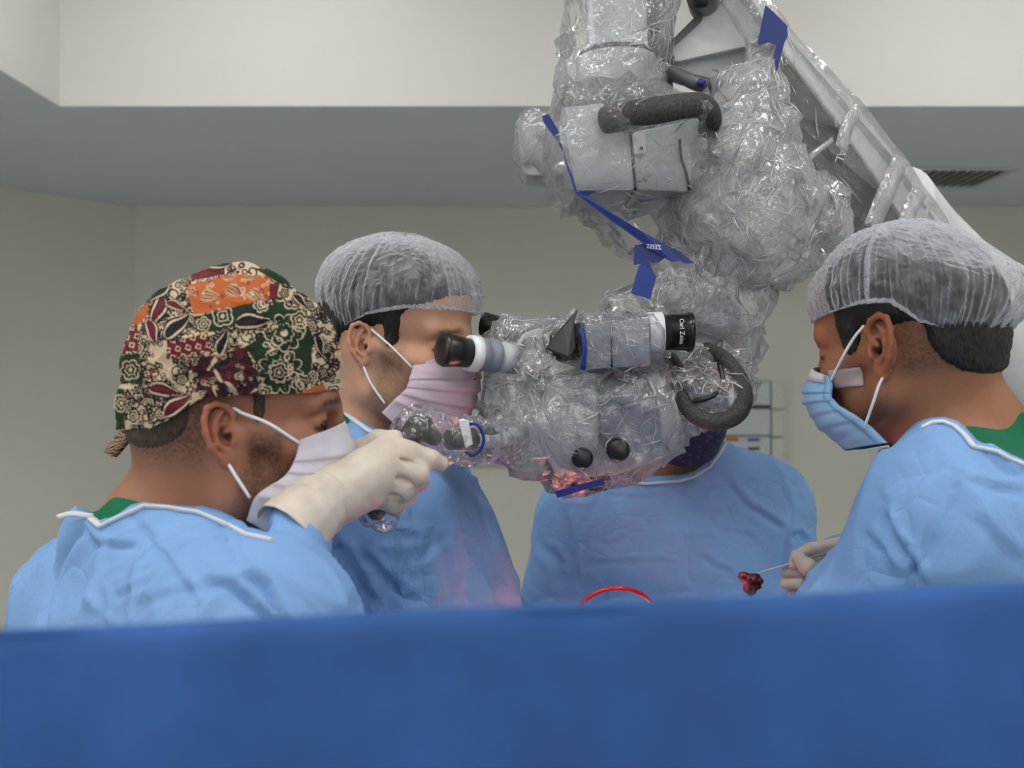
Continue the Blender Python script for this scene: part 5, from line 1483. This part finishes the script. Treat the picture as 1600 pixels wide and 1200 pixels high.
link('upper_handle', tube_me([at(946, 188, 1.285), at(985, 180, 1.262), at(1030, 172, 1.252), at(1072, 165, 1.256), at(1098, 166, 1.27), at(1110, 184, 1.29), at(1106, 208, 1.31)], [0.017, 0.0175, 0.0165, 0.0155, 0.0155, 0.0145, 0.013], 18, 7), M_foam, scope)
link('suspension_neck', tube_me([at(1040, 290, 1.40), at(1090, 380, 1.42), at(1120, 470, 1.42), at(1080, 560, 1.40)], [0.04, 0.036, 0.034, 0.036], 20, 6), M_shell, scope)
# --- optics head -------------------------------------------------------------------
oh = sp('optics_housing', roundpoly([(846, 592), (932, 562), (1012, 566), (1046, 592), (1062, 640), (1074, 690), (1046, 716), (962, 744), (872, 750), (842, 690)], 14), 1.31, 0.16, M_shellw, 0.012, 4)
sp('optics_plate', roundpoly([(938, 600), (962, 578), (988, 574), (1012, 590), (1027, 622), (1034, 660), (1036, 696), (1000, 716), (946, 712), (934, 650)], 10), 1.285, 0.03, M_plate, 0.006, 3, oh)
sp('optics_front', roundpoly([(856, 600), (932, 574), (936, 700), (880, 735), (850, 690)], 10), 1.295, 0.03, M_shell, 0.006, 3, oh)
link('objective', lathe_me(at(905, 725, 1.37), at(900, 760, 1.37), [(0, 0.046), (0.5, 0.046), (0.55, 0.042), (0.95, 0.042), (1, 0.038)], 36), M_blackm, oh)
def knob(x, y, d, r, L, parent=oh, dx=0.0, dy=0.0):
    link('knob', lathe_me(at(x + dx, y + dy, d + L), at(x, y, d), [(0, r * 0.8), (0.05, r), (0.85, r), (0.95, r * 0.9), (1, r * 0.75)], 28), M_black, parent)
knob(910, 716, 1.265, 0.0135, 0.03); knob(966, 703, 1.262, 0.0145, 0.03); knob(770, 692, 1.20, 0.008, 0.05, dx=14)
link('knob', lathe_me(at(762, 678, 1.21), at(800, 690, 1.30), [(0, 0.006), (1, 0.008)], 16), M_blackm, oh)
# binocular for the surgeon on the far left
bt = sp('binocular_tube', roundpoly([(800, 548), (818, 520), (846, 511), (862, 536), (861, 582), (812, 584)], 8), 1.295, 0.075, M_shell, 0.008, 3)
sp('tube_link', roundpoly([(822, 582), (852, 580), (852, 608), (830, 622)], 4), 1.305, 0.06, M_plate, 0.004, 2, bt)
sp('tube_body', roundpoly([(782, 590), (850, 600), (860, 690), (800, 684), (780, 640)], 12), 1.32, 0.1, M_shell, 0.01, 3, bt)
def eyepiece(a, b, r, parent, cup=True):
    """a: eye end, b: tube end"""
    a, b = np.array(a), np.array(b)
    e = link('eyepiece', lathe_me(a, a + (b - a) * 0.35, [(0, r * 0.55), (0.02, r * 0.9), (0.15, r * 1.0), (0.5, r * 0.92), (1, r * 0.86)], 32), M_black, parent)
    link('eyepiece_ring', lathe_me(a + (b - a) * 0.35, a + (b - a) * 0.47, [(0, r * 1.0), (0.05, r * 1.06), (0.95, r * 1.1), (1, r * 1.02)], 36), M_ring, e)
    n = 40
    link('focus_ring', lathe_me(a + (b - a) * 0.47, a + (b - a) * 0.72, [(0, r * 0.98), (0.03, r * 1.02), (0.3, r * 1.02), (0.33, r * 0.98), (0.62, r * 0.98), (0.65, r * 1.02), (0.97, r * 1.02), (1, r * 0.98)], 36), M_plate, e)
    link('eyepiece_tube', lathe_me(a + (b - a) * 0.72, b, [(0, r * 0.9), (1, r * 0.95)], 32), M_shell, e)
    return e
eyepiece(at(689, 546, 1.252), at(806, 561, 1.31), 0.0212, bt)
eyepiece(at(752, 506, 1.425), at(836, 520, 1.41), 0.0175, bt)
# binocular turned to the surgeon on the right
b2 = sp('binocular_tube', roundpoly([(914, 508), (952, 501), (1013, 497), (1016, 571), (954, 575), (917, 577)], 4), 1.245, 0.09, M_plate, 0.004, 2)
link('tube_seam', tube_me([at(955, 503, 1.2435), at(956, 574, 1.2435)], 0.0012, 6, 1), M_blackm, b2)
ye, rd = 519, 0.0232
de = 1.28
link('eyepiece_ring', lathe_me(at(1012, ye + 1, de), at(1036, ye, de), [(0, rd * 1.05), (0.05, rd * 1.1), (0.95, rd * 1.1), (1, rd * 1.05)], 40), M_ring, b2)
ep = link('eyepiece', lathe_me(at(1036, ye, de), at(1083, ye, de), [(0, rd * 0.96), (0.8, rd * 1.0), (0.83, rd * 1.07), (0.97, rd * 1.07), (1, rd * 0.8)], 40), M_blackm, b2)
# lettering wrapped round the eyepiece barrel, reading downwards
me = text_me('Carl Zeiss', 0.0082, [[1, 0, 0], [0, 1, 0], [0, 0, 1]], (0, 0, 0), 0.0002)
cA = at(1061, ye, de)
for v in me.vertices:
    s, h, z = v.co.x, v.co.y, v.co.z
    ang = s / rd
    r = rd * 1.002 + 0.0003 + z
    v.co = (cA[0] + h, cA[1] - r * math.cos(ang), cA[2] - r * math.sin(ang))
link('lettering', me, M_ring, ep, False)
link('dark_tube', lathe_me(at(868, 540, 1.29), at(914, 531, 1.275), [(0, 0.020), (0.1, 0.022), (1, 0.0225)], 28), M_black, b2)
link('dark_flap', prism_me([at(852, 545, 1.25), at(880, 508, 1.25), at(905, 480, 1.255), at(898, 500, 1.245), at(900, 545, 1.24), at(888, 560, 1.24)], (0, 0.012, 0), 0.002), M_black, b2, False)
# foam steering handle on the right
link('steering_handle', tube_me([at(1046, 556, 1.345), at(1060, 582, 1.305), at(1065, 618, 1.285), at(1082, 646, 1.275), at(1114, 660, 1.27), at(1148, 650, 1.27), at(1162, 624, 1.275), at(1154, 592, 1.285), at(1132, 562, 1.30), at(1104, 546, 1.345)], [0.009, 0.009, 0.0095, 0.0105, 0.011, 0.0115, 0.0115, 0.0115, 0.011, 0.010], 18, 7), M_foam, scope)
link('cable', tube_me([at(1072, 628, 1.28), at(1100, 624, 1.27), at(1120, 614, 1.27), at(1129, 596, 1.275), at(1124, 568, 1.29)], 0.0034, 10, 6), M_black, scope)
# pistol grip held by the surgeon with the printed cap
hg = link('pistol_grip', (lambda F: mesh_np('grip', *F.mesh(1)))((lambda F: [F, F.op(cone(at(628, 694, 1.075), at(655, 666, 1.085), 0.010, 0.0125), 0.008), F.op(cone(at(655, 666, 1.085), at(678, 684, 1.09), 0.0125, 0.009), 0.008), F.op(cone(at(634, 690, 1.085), at(612, 740, 1.08), 0.012, 0.0125), 0.008), F.op(cone(at(612, 740, 1.08), at(588, 797, 1.065), 0.0125, 0.011), 0.006)][0])(Field(at(560, 825, 1.03) - 0.01, at(700, 630, 1.13) + 0.01, 0.0016))), M_black, scope)
link('grip_rod', tube_me([at(676, 683, 1.09), at(704, 691, 1.10)], 0.0032, 12, 1), M_chrome, hg)
link('grip_knob', lathe_me(at(699, 687, 1.095), at(742, 685, 1.12), [(0, 0.009), (0.08, 0.0115), (0.9, 0.012), (1, 0.010)], 28), M_black, hg)
link('grip_arm', tube_me([at(738, 686, 1.115), at(775, 690, 1.2), at(812, 676, 1.32)], [0.007, 0.008, 0.012], 14, 5), M_shell, hg)
link('grip_tag', prism_me([at(716, 656, 1.078), at(731, 656, 1.080), at(738, 694, 1.086), at(727, 700, 1.084)], (0.001, 0.003, 0), 0.0006, 1), M_ring, hg, False)
lp = bpy.data.lights.new('microscope_lamp', 'SPOT'); lp.energy = 90; lp.color = (1.0, 0.86, 0.74); lp.spot_size = math.radians(32); lp.spot_blend = 0.4; lp.shadow_soft_size = 0.02
lo_ = bpy.data.objects.new('microscope_lamp', lp); COL.objects.link(lo_); lo_.parent = scope
pz = at(897, 778, 1.37); lo_.location = (pz[0] - SX, pz[1] - SY, pz[2])

# ================================================================== clear film wrapped round it
def film_mat(name, haze=0.30, gloss=0.12, rough=0.08, tint=(250, 250, 255)):
    nt = NT(name)
    co = nt.coord()
    v1 = nt.n('TexVoronoi', i_Vector=co, i_Scale=70.0); v1.feature = 'DISTANCE_TO_EDGE'
    n0 = nt.n('TexNoise', i_Vector=co, i_Scale=24.0, i_Detail=5.0)
    n1 = nt.n('TexNoise', i_Vector=co, i_Scale=110.0, i_Detail=4.0)
    b = nt.bump(v1.outputs[0], 0.5, 0.006); b = nt.bump(n0.outputs[0], 0.8, 0.012, b); b = nt.bump(n1.outputs[0], 0.5, 0.003, b)
    tp = nt.n('BsdfTransparent', i_Color=(0.97, 0.97, 0.98, 1))
    df = nt.n('BsdfDiffuse', i_Color=lin(*tint))
    tl = nt.n('BsdfTranslucent', i_Color=lin(*tint))
    hz = nt.n('MixShader', i_0=0.5); nt.l(df.outputs[0], hz.inputs[1]); nt.l(tl.outputs[0], hz.inputs[2])
    gl = nt.n('BsdfGlossy', i_Roughness=rough); nt.l(b, gl.inputs['Normal'])
    lw = nt.n('LayerWeight', i_Blend=0.3); nt.l(b, lw.inputs['Normal'])
    fz = nt.n('Fresnel', i_IOR=1.3); nt.l(b, fz.inputs['Normal'])
    f1 = nt.math('MULTIPLY', nt.math('ADD', lw.outputs['Facing'], 0.45), haze)
    m1 = nt.n('MixShader'); nt.l(f1, m1.inputs[0]); nt.l(tp.outputs[0], m1.inputs[1]); nt.l(hz.outputs[0], m1.inputs[2])
    f2 = nt.math('ADD', nt.math('MULTIPLY', fz.outputs[0], 0.55), gloss)
    m2 = nt.n('MixShader'); nt.l(nt.math('MINIMUM', f2, 0.9), m2.inputs[0]); nt.l(m1.outputs[0], m2.inputs[1]); nt.l(gl.outputs[0], m2.inputs[2])
    return nt.done(m2.outputs[0])
M_film = film_mat('clear film')
M_filmt = film_mat('clear film taut', 0.16, 0.08, 0.06)
M_filmh = film_mat('crumpled film', 0.56, 0.12, 0.08)
M_fold = film_mat('film folds', 1.3, 0.3, 0.1, (252, 252, 255))
drape = empty('microscope_drape', at(1000, 700, 1.33))
tag(drape, 'crumpled clear plastic sterile drape with blue straps around the microscope', 'plastic drape')
def px(v): return v
def C_(a, b, ra, rb, k=0.03):
    """blob stroke between two (x, y, d) photo points with radii in pixels"""
    pa, pb = at(*a), at(*b)
    return (cone(pa, pb, ra * a[2] / FPX, rb * b[2] / FPX), k)
from mathutils.bvhtree import BVHTree
def folds_on(o, V, Q, mat, seed, folds, fold_len, foldw, bias):
    """sharp little pleats lying on the film, as one part"""
    rs = np.random.RandomState(seed * 7 + 1)
    bv = BVHTree.FromPolygons([tuple(v) for v in V], [tuple(int(i) for i in q) for q in Q])
    N = vnormals(V, Q)
    SV, SF = [], []
    vis = np.where(N[:, 1] < 0.3)[0]
    for i in rs.choice(vis, folds):
        p = V[i].copy(); n = N[i]
        t = np.cross(n, rs.normal(size=3)) if bias is None or rs.rand() < 0.35 else np.array(bias) + rs.normal(size=3) * 0.35
        t -= n * (t @ n)
        t /= np.linalg.norm(t) + 1e-9
        L = fold_len[0] + (fold_len[1] - fold_len[0]) * rs.rand() ** 2.5
        m = max(4, int(L / 0.004)); wdt = foldw[0] + (foldw[1] - foldw[0]) * rs.rand() ** 2
        base = len(SV)
        tw = rs.normal() * 0.8
        for j in range(m):
            hit = bv.find_nearest(Vector(p))
            if hit[0] is None: break
            nn = np.array(hit[1]); nn = nn if nn @ n > 0 else -nn
            q = np.array(hit[0]) + nn * 0.001
            t = t - nn * (t @ nn) * 0.6; t /= np.linalg.norm(t) + 1e-9
            s = np.cross(nn, t)
            e = wdt * math.sin(math.pi * (j + 0.4) / (m - 0.2))
            side = s * math.cos(tw) + nn * math.sin(tw)
            SV += [q - side * e, q + nn * e * 0.6, q + side * e, q - nn * e * 0.3]
            p = q + t * 0.004
            if rs.rand() < 0.08: t = t + s * rs.normal() * 0.6
        k = (len(SV) - base) // 4
        for j in range(k - 1):
            for c in range(4):
                c2 = (c + 1) % 4
                SF.append((base + 4 * j + c, base + 4 * (j + 1) + c, base + 4 * (j + 1) + c2, base + 4 * j + c2))
    fo_ = link('film_folds', mesh_np('folds', np.array(SV), np.array(SF)), mat, o, False)
    fo_['kind'] = 'stuff'
def film(name, prims, mat, seed, amp=1.0, vox=0.010, freq=1.0, folds=0, fold_len=(0.02, 0.07), stretch=(1, 1, 1), foldw=(0.0004, 0.0014), bias=None, jit=0.0032):
    """crumpled sheet: a blobby bag whose surface is broken into random flat facets"""
    lo = np.min([p[1] for p, k in prims], 0) - 0.03; hi = np.max([p[2] for p, k in prims], 0) + 0.03
    F = Field(lo, hi, vox)
    for p, k in prims: F.op(p, k, 'add', 0.06)
    V, Q = F.mesh(0)
    N = vnormals(V, Q)
    st = np.array(stretch); rs = np.random.RandomState(seed)
    w = np.stack([perlin(V * 9 * freq + seed + 7 * i) for i in range(3)], 1)
    d = 0.010 * (np.maximum(ridged(V * 8 * freq * st + seed + 0.8 * w), -0.3)) + 0.004 * ridged(V * 19 * freq * st + seed + 3 + w) - 0.004
    V = V + N * (amp * d + jit * rs.normal(size=len(V)))[:, None]
    V = V + (rs.rand(len(V), 3) - 0.5) * vox * 0.75
    fl = rs.rand(len(Q)) < 0.5
    T = np.where(fl[:, None], Q[:, [0, 1, 2, 0, 2, 3]], Q[:, [1, 2, 3, 1, 3, 0]]).reshape(-1, 3)
    o = link(name, mesh_np(name, V, T), mat, drape, False)
    if folds: folds_on(o, V, T, M_fold, seed, folds, fold_len, foldw, bias)
    return o
# bag round the hanging column
film('column_film', [C_((962, -60, 1.39), (962, 60, 1.39), 72, 74), C_((962, 60, 1.39), (950, 150, 1.38), 74, 84), C_((1035, -40, 1.44), (1000, 90, 1.42), 30, 40)], M_filmt, 1, 0.6, 0.020, 0.8, 110, (0.04, 0.16), stretch=(1.6, 1.6, 0.25), bias=(0.05, 0, 1.0))
# tight film over the upper housing
film('housing_film', [(rbox(at(945, 232, 1.38), (0.075, 0.115, 0.066), 0.02), 0.02), (rbox(at(1040, 245, 1.39), (0.055, 0.10, 0.055), 0.02), 0.03), C_((950, 184, 1.275), (1095, 166, 1.268), 28, 26, 0.02), (rbox(at(850, 226, 1.49), (0.040, 0.055, 0.047), 0.012), 0.006), C_((960, 300, 1.38), (1060, 390, 1.40), 66, 56, 0.04), C_((905, 300, 1.36), (990, 372, 1.36), 14, 20, 0.02)], M_filmt, 2, 0.25, 0.020, 0.8, 140, (0.02, 0.12))
# big crumpled bunch between the housing and the arm
film('bunched_film', [C_((1196, 78, 1.37), (1172, 150, 1.36), 22, 52), C_((1172, 150, 1.36), (1155, 250, 1.35), 46, 76), C_((1155, 250, 1.35), (1185, 340, 1.36), 76, 88), C_((1190, 340, 1.36), (1262, 350, 1.38), 84, 62), C_((1100, 330, 1.37), (1165, 390, 1.37), 60, 70), C_((1270, 330, 1.40), (1300, 345, 1.42), 40, 28), C_((1235, 395, 1.38), (1225, 405, 1.38), 34, 24)], M_filmh, 3, 1.2, 0.016, 1.0, 1000, (0.01, 0.12), bias=(0.25, 0, 1.0))
# neck down to the optics
film('neck_film', [C_((1105, 400, 1.40), (1120, 470, 1.40), 76, 72), C_((1120, 470, 1.41), (1125, 530, 1.42), 72, 60), C_((1030, 440, 1.37), (1090, 470, 1.38), 34, 50), C_((960, 480, 1.35), (1040, 470, 1.36), 26, 34), C_((1165, 560, 1.40), (1170, 480, 1.40), 12, 24)], M_filmh, 4, 0.95, 0.015, 1.0, 520, (0.01, 0.08), bias=(-0.5, 0, 1))
# loose bag round the optics head
film('optics_film', [C_((802, 548, 1.35), (820, 640, 1.35), 46, 56), C_((815, 640, 1.35), (830, 690, 1.34), 56, 48), C_((850, 560, 1.34), (930, 560, 1.34), 62, 66), C_((880, 650, 1.345), (1000, 635, 1.335), 102, 84), C_((985, 680, 1.325), (960, 690, 1.325), 60, 60), C_((990, 550, 1.39), (1060, 565, 1.39), 60, 52), C_((1090, 590, 1.36), (1125, 590, 1.36), 56, 52), C_((1112, 618, 1.30), (1128, 612, 1.30), 42, 42), C_((890, 720, 1.36), (960, 715, 1.36), 48, 40)], M_film, 5, 0.75, 0.015, 1.0, 1200, (0.006, 0.06))
# taut film over the right-hand binocular
film('binocular_film', [(rbox(at(968, 537, 1.287), (0.048, 0.05, 0.0335), 0.008), 0.01), C_((882, 530, 1.29), (905, 535, 1.29), 34, 36, 0.02)], M_filmt, 8, 0.1, 0.012, 1.2, 90, (0.006, 0.04), jit=0.0012)
# small bag round the pistol grip
film('grip_film', [C_((612, 740, 1.082), (592, 795, 1.065), 22, 22), C_((628, 694, 1.08), (655, 668, 1.085), 20, 25), C_((655, 668, 1.085), (690, 684, 1.095), 24, 22), C_((690, 690, 1.095), (738, 688, 1.115), 24, 27), C_((738, 688, 1.115), (790, 690, 1.24), 28, 34), C_((592, 795, 1.065), (598, 812, 1.06), 20, 14)], M_filmt, 6, 0.2, 0.008, 2.0, 90, (0.006, 0.03), jit=0.0010)
# film over the diagonal arm
me = pxprism([(1188, -24), (1240, 46), (1342, 154), (1410, 240), (1478, 338), (1508, 396), (1436, 412), (1350, 374), (1308, 366), (1246, 276), (1212, 175), (1203, 92), (1140, -24)], [1.375, 1.395, 1.435, 1.465, 1.515, 1.535, 1.515, 1.45, 1.435, 1.39, 1.37, 1.37, 1.355], 0.17, 0.0)
bm = bmesh.new(); bm.from_mesh(me); bmesh.ops.triangulate(bm, faces=bm.faces)
for _ in range(3): bmesh.ops.subdivide_edges(bm, edges=[e for e in bm.edges if e.calc_length() > 0.035], cuts=1, use_grid_fill=False); bmesh.ops.triangulate(bm, faces=bm.faces)
V = np.array([v.co[:] for v in bm.verts]); Q = np.array([[v.index for v in f.verts] for f in bm.faces]); bm.free()
V = V + np.random.RandomState(3).normal(size=V.shape) * 0.0012
af = link('arm_film', mesh_np('arm_film', V, Q), M_filmt, drape, False)
folds_on(af, V, Q, M_fold, 17, 110, (0.02, 0.11), (0.0004, 0.0016), (-0.5, 0, 1.0))
for (l_, r_) in (([(1336, 158), (1316, 190), (1306, 226)], [(1350, 170), (1334, 200), (1322, 240)]), ([(1300, 214), (1270, 236), (1250, 256)], [(1302, 222), (1274, 244), (1254, 264)]), ([(1398, 240), (1374, 290), (1350, 350)], [(1420, 252), (1396, 310), (1372, 362)]), ([(1430, 285), (1408, 330), (1400, 372)], [(1448, 306), (1430, 340), (1424, 384)])):
    q_ = lambda p: at(p[0], p[1], 1.355 + 0.15 * np.clip((p[0] - 1230) / 270, 0, 1))
    link('film_band', strip_me([q_(p) for p in l_], [q_(p) for p in r_], 0.0015, sub=5), M_filmh, af)
# blue straps of the drape
def strap(name, poly, d, mat=M_blue, th=0.0012):
    return link(name, pxprism(poly, d, th, 0.0), mat, drape, False)
strap('blue_strap', [(847, 181), (857, 178), (873, 205), (879, 236), (872, 222), (849, 190)], 1.262)
strap('blue_strap', [(876, 222), (881, 240), (892, 270), (902, 300), (898, 298), (886, 262)], 1.262)
s2 = strap('blue_strap', [(898, 300), (932, 298), (920, 306), (915, 306), (1000, 360), (1040, 382), (1062, 408), (1050, 409), (1010, 385), (1005, 380), (960, 348), (925, 322)], [1.258, 1.262, 1.262, 1.258, 1.24, 1.236, 1.236, 1.234, 1.234, 1.234, 1.24, 1.25])
strap('blue_strap', [(1030, 378), (1062, 394), (1084, 411), (1070, 412), (1046, 394)], 1.246)
strap('blue_strap', [(992, 383), (1008, 381), (1030, 384), (1046, 396), (1030, 410), (1014, 410), (1024, 432), (1020, 440), (1004, 412), (990, 414)], 1.238)
strap('blue_strap', [(998, 416), (1004, 410), (1026, 432), (1016, 468), (986, 458)], 1.235, M_bluep)
link('lettering', text_me('ZEISS', 0.0078, [[1, 0, 0.0], [0, 0, -1], [-0.1, 1, 0]], at(1022, 386, 1.2325), 0.0002, True), M_ring, s2, False)
strap('blue_strap', [(1196, 8), (1208, 18), (1230, 40), (1231, 56), (1226, 66), (1212, 120), (1206, 110), (1213, 70), (1202, 66), (1187, 70), (1184, 66)], [1.335] * 11)
strap('blue_strap', [(866, 768), (905, 757), (942, 748), (945, 756), (906, 768), (871, 778)], 1.268, plain('navy strap', lin(18, 34, 112), 0.4))
link('blue_band', tube_me([at(907, 514, 1.242), at(912, 530, 1.237), at(913, 550, 1.237), at(910, 576, 1.242)], 0.0028, 10, 5), M_bluep, drape)
link('blue_band', tube_me([at(731, 662, 1.085), at(746, 664, 1.082), at(756, 684, 1.085), at(750, 704, 1.088), at(736, 712, 1.09), at(727, 704, 1.094)], 0.0018, 10, 6), M_bluep, drape)
link('joint_clip', lathe_me(at(1090, 128, 1.355), at(1101, 132, 1.355), [(0, 0.004), (0.3, 0.006), (1, 0.005)], 16), plain('violet clip', lin(30, 22, 120), 0.4), drape)
# ================================================================== operating table, patient drape, tubing, cart
M_sheet = nonwoven('table drape', lin(60, 112, 190), 0.8, 700, 0.8, 12)
tx0, tx1, ty0, ty1, tz = 0.0, 0.29, 0.62, 1.52, 1.04
tb = empty('operating_table', ((tx0 + tx1) / 2, 1.05, 0))
tag(tb, 'operating table standing behind the blue screen between the surgeons', 'operating table')
link('table_top', box_me((tx0 + 0.02, ty0, 0.86), (tx1 - 0.02, ty1 - 0.02, 0.95), 0.015), M_black, tb, False)
link('column', box_me((0.06, 0.92, 0.1), (0.22, 1.16, 0.86), 0.02), M_shell, tb, False)
link('base', box_me((-0.02, 0.72, 0.0), (0.30, 1.4, 0.1), 0.02), M_shell, tb, False)
nx_, ny_ = 60, 110
gx = np.linspace(tx0 - 0.0, tx1 + 0.0, nx_); gy = np.linspace(ty0, ty1, ny_)
G = np.zeros((ny_, nx_, 3))
for j, y in enumerate(gy):
    for i, x in enumerate(gx):
        u = (x - tx0) / (tx1 - tx0) * 2 - 1
        z = tz + 0.0 - 0.08 * max(0, abs(u) - 0.7) ** 2 * 10 + 0.025 * math.exp(-((y - 1.0) / 0.2) ** 2) * (1 - u * u)
        G[j, i] = (x, y, z)
q = G.reshape(-1, 3); q[:, 2] += 0.006 * perlin(q * 9) + 0.003 * np.maximum(ridged(q * 16), 0) ** 2
pd = empty('patient_drape', ((tx0 + tx1) / 2, 1.05, 0.95))
tag(pd, 'blue sterile sheet over the patient on the operating table', 'drape')
lowg = G.copy(); lowg[:, :, 2] = 0.953
ids = np.arange(nx_ * ny_).reshape(ny_, nx_)
Fq = np.stack([ids[:-1, :-1], ids[:-1, 1:], ids[1:, 1:], ids[1:, :-1]], -1).reshape(-1, 4)
n0 = nx_ * ny_
def rimq(l): return np.stack([l[1:], l[:-1], l[:-1] + n0, l[1:] + n0], -1)
link('sheet', mesh_np('sheet', np.concatenate([q, lowg.reshape(-1, 3)]), np.concatenate([Fq, Fq[:, ::-1] + n0, rimq(ids[0]), rimq(ids[-1][::-1]), rimq(ids[::-1, 0]), rimq(ids[:, -1])])), M_sheet, pd)
wx, wy = 0.085, 1.36
nt = NT('wet tissue'); nz = nt.n('TexNoise', i_Vector=nt.coord(), i_Scale=60.0, i_Detail=5.0)
M_tissue = nt.done(principled(nt, nt.ramp(nz.outputs[0], [(0.35, lin(200, 84, 82)), (0.55, lin(240, 142, 130)), (0.8, lin(250, 196, 184))]), 0.25, 0, nt.bump(nz.outputs[0], 0.5, 0.004)))
F = Field((wx - 0.11, wy - 0.11, 1.02), (wx + 0.11, wy + 0.11, 1.08), 0.004)
F.op(ell((wx, wy, tz + 0.004), (0.095, 0.085, 0.014)), 0.01); F.op(ell((wx, wy, tz + 0.022), (0.05, 0.045, 0.012)), 0.01, 'sub')
V, Q = F.mesh(1); V = V + vnormals(V, Q) * (0.003 * perlin(V * 60))[:, None]
link('operating_field', mesh_np('field', V, Q), M_tissue, pd)
# red tubing arching up from the field
M_red = plain('red tubing', lin(196, 40, 44), 0.2)
tu = link('suction_tubing', tube_me([(0.09, 1.30, 1.06), at(898, 990, 1.30), at(905, 950, 1.30), at(932, 926, 1.30), at(968, 919, 1.30), at(1000, 927, 1.31), at(1022, 948, 1.32), at(1034, 1000, 1.33), (0.2, 1.33, 1.06)], 0.003, 12, 8), M_red)
tag(tu, 'thin red tubing looping up in an arc just above the blue screen', 'tubing')
# equipment cart seen behind the blue face mask
cd = 2.7
a, b = at(1355, 690, cd + 0.42), at(1575, 737, cd + 0.42)
ct = empty('equipment_cart', ((a[0] + b[0]) / 2, cd + 0.2, 0))
tag(ct, 'white and grey equipment cart standing behind the surgeon in the blue mask', 'cart')
link('cart_lid', box_me((a[0], cd, b[2]), (b[0], cd + 0.42, a[2]), 0.012), M_shellw, ct, False)
link('cart_body', box_me((a[0] + 0.012, cd + 0.012, 0.12), (b[0] - 0.012, cd + 0.4, b[2]), 0.006), M_plate, ct, False)
for k in range(3):
    z0 = 0.2 + k * 0.34
    dr = link('drawer', box_me((a[0] + 0.03, cd - 0.004, z0), (b[0] - 0.03, cd + 0.02, z0 + 0.31), 0.005), M_shell, ct, False)
    link('handle', box_me(((a[0] + b[0]) / 2 - 0.06, cd - 0.02, z0 + 0.24), ((a[0] + b[0]) / 2 + 0.06, cd - 0.002, z0 + 0.26), 0.003), M_chrome, dr, False)
for dx in (a[0] + 0.05, b[0] - 0.05):
    for dy in (cd + 0.06, cd + 0.36):
        link('castor', lathe_me((dx - 0.018, dy, 0.05), (dx + 0.018, dy, 0.05), [(0, 0.04), (0.1, 0.05), (0.9, 0.05), (1, 0.04)], 20), M_black, ct)
        link('castor_fork', box_me((dx - 0.025, dy - 0.02, 0.06), (dx + 0.025, dy + 0.02, 0.13), 0.004), M_chrome, ct, False)
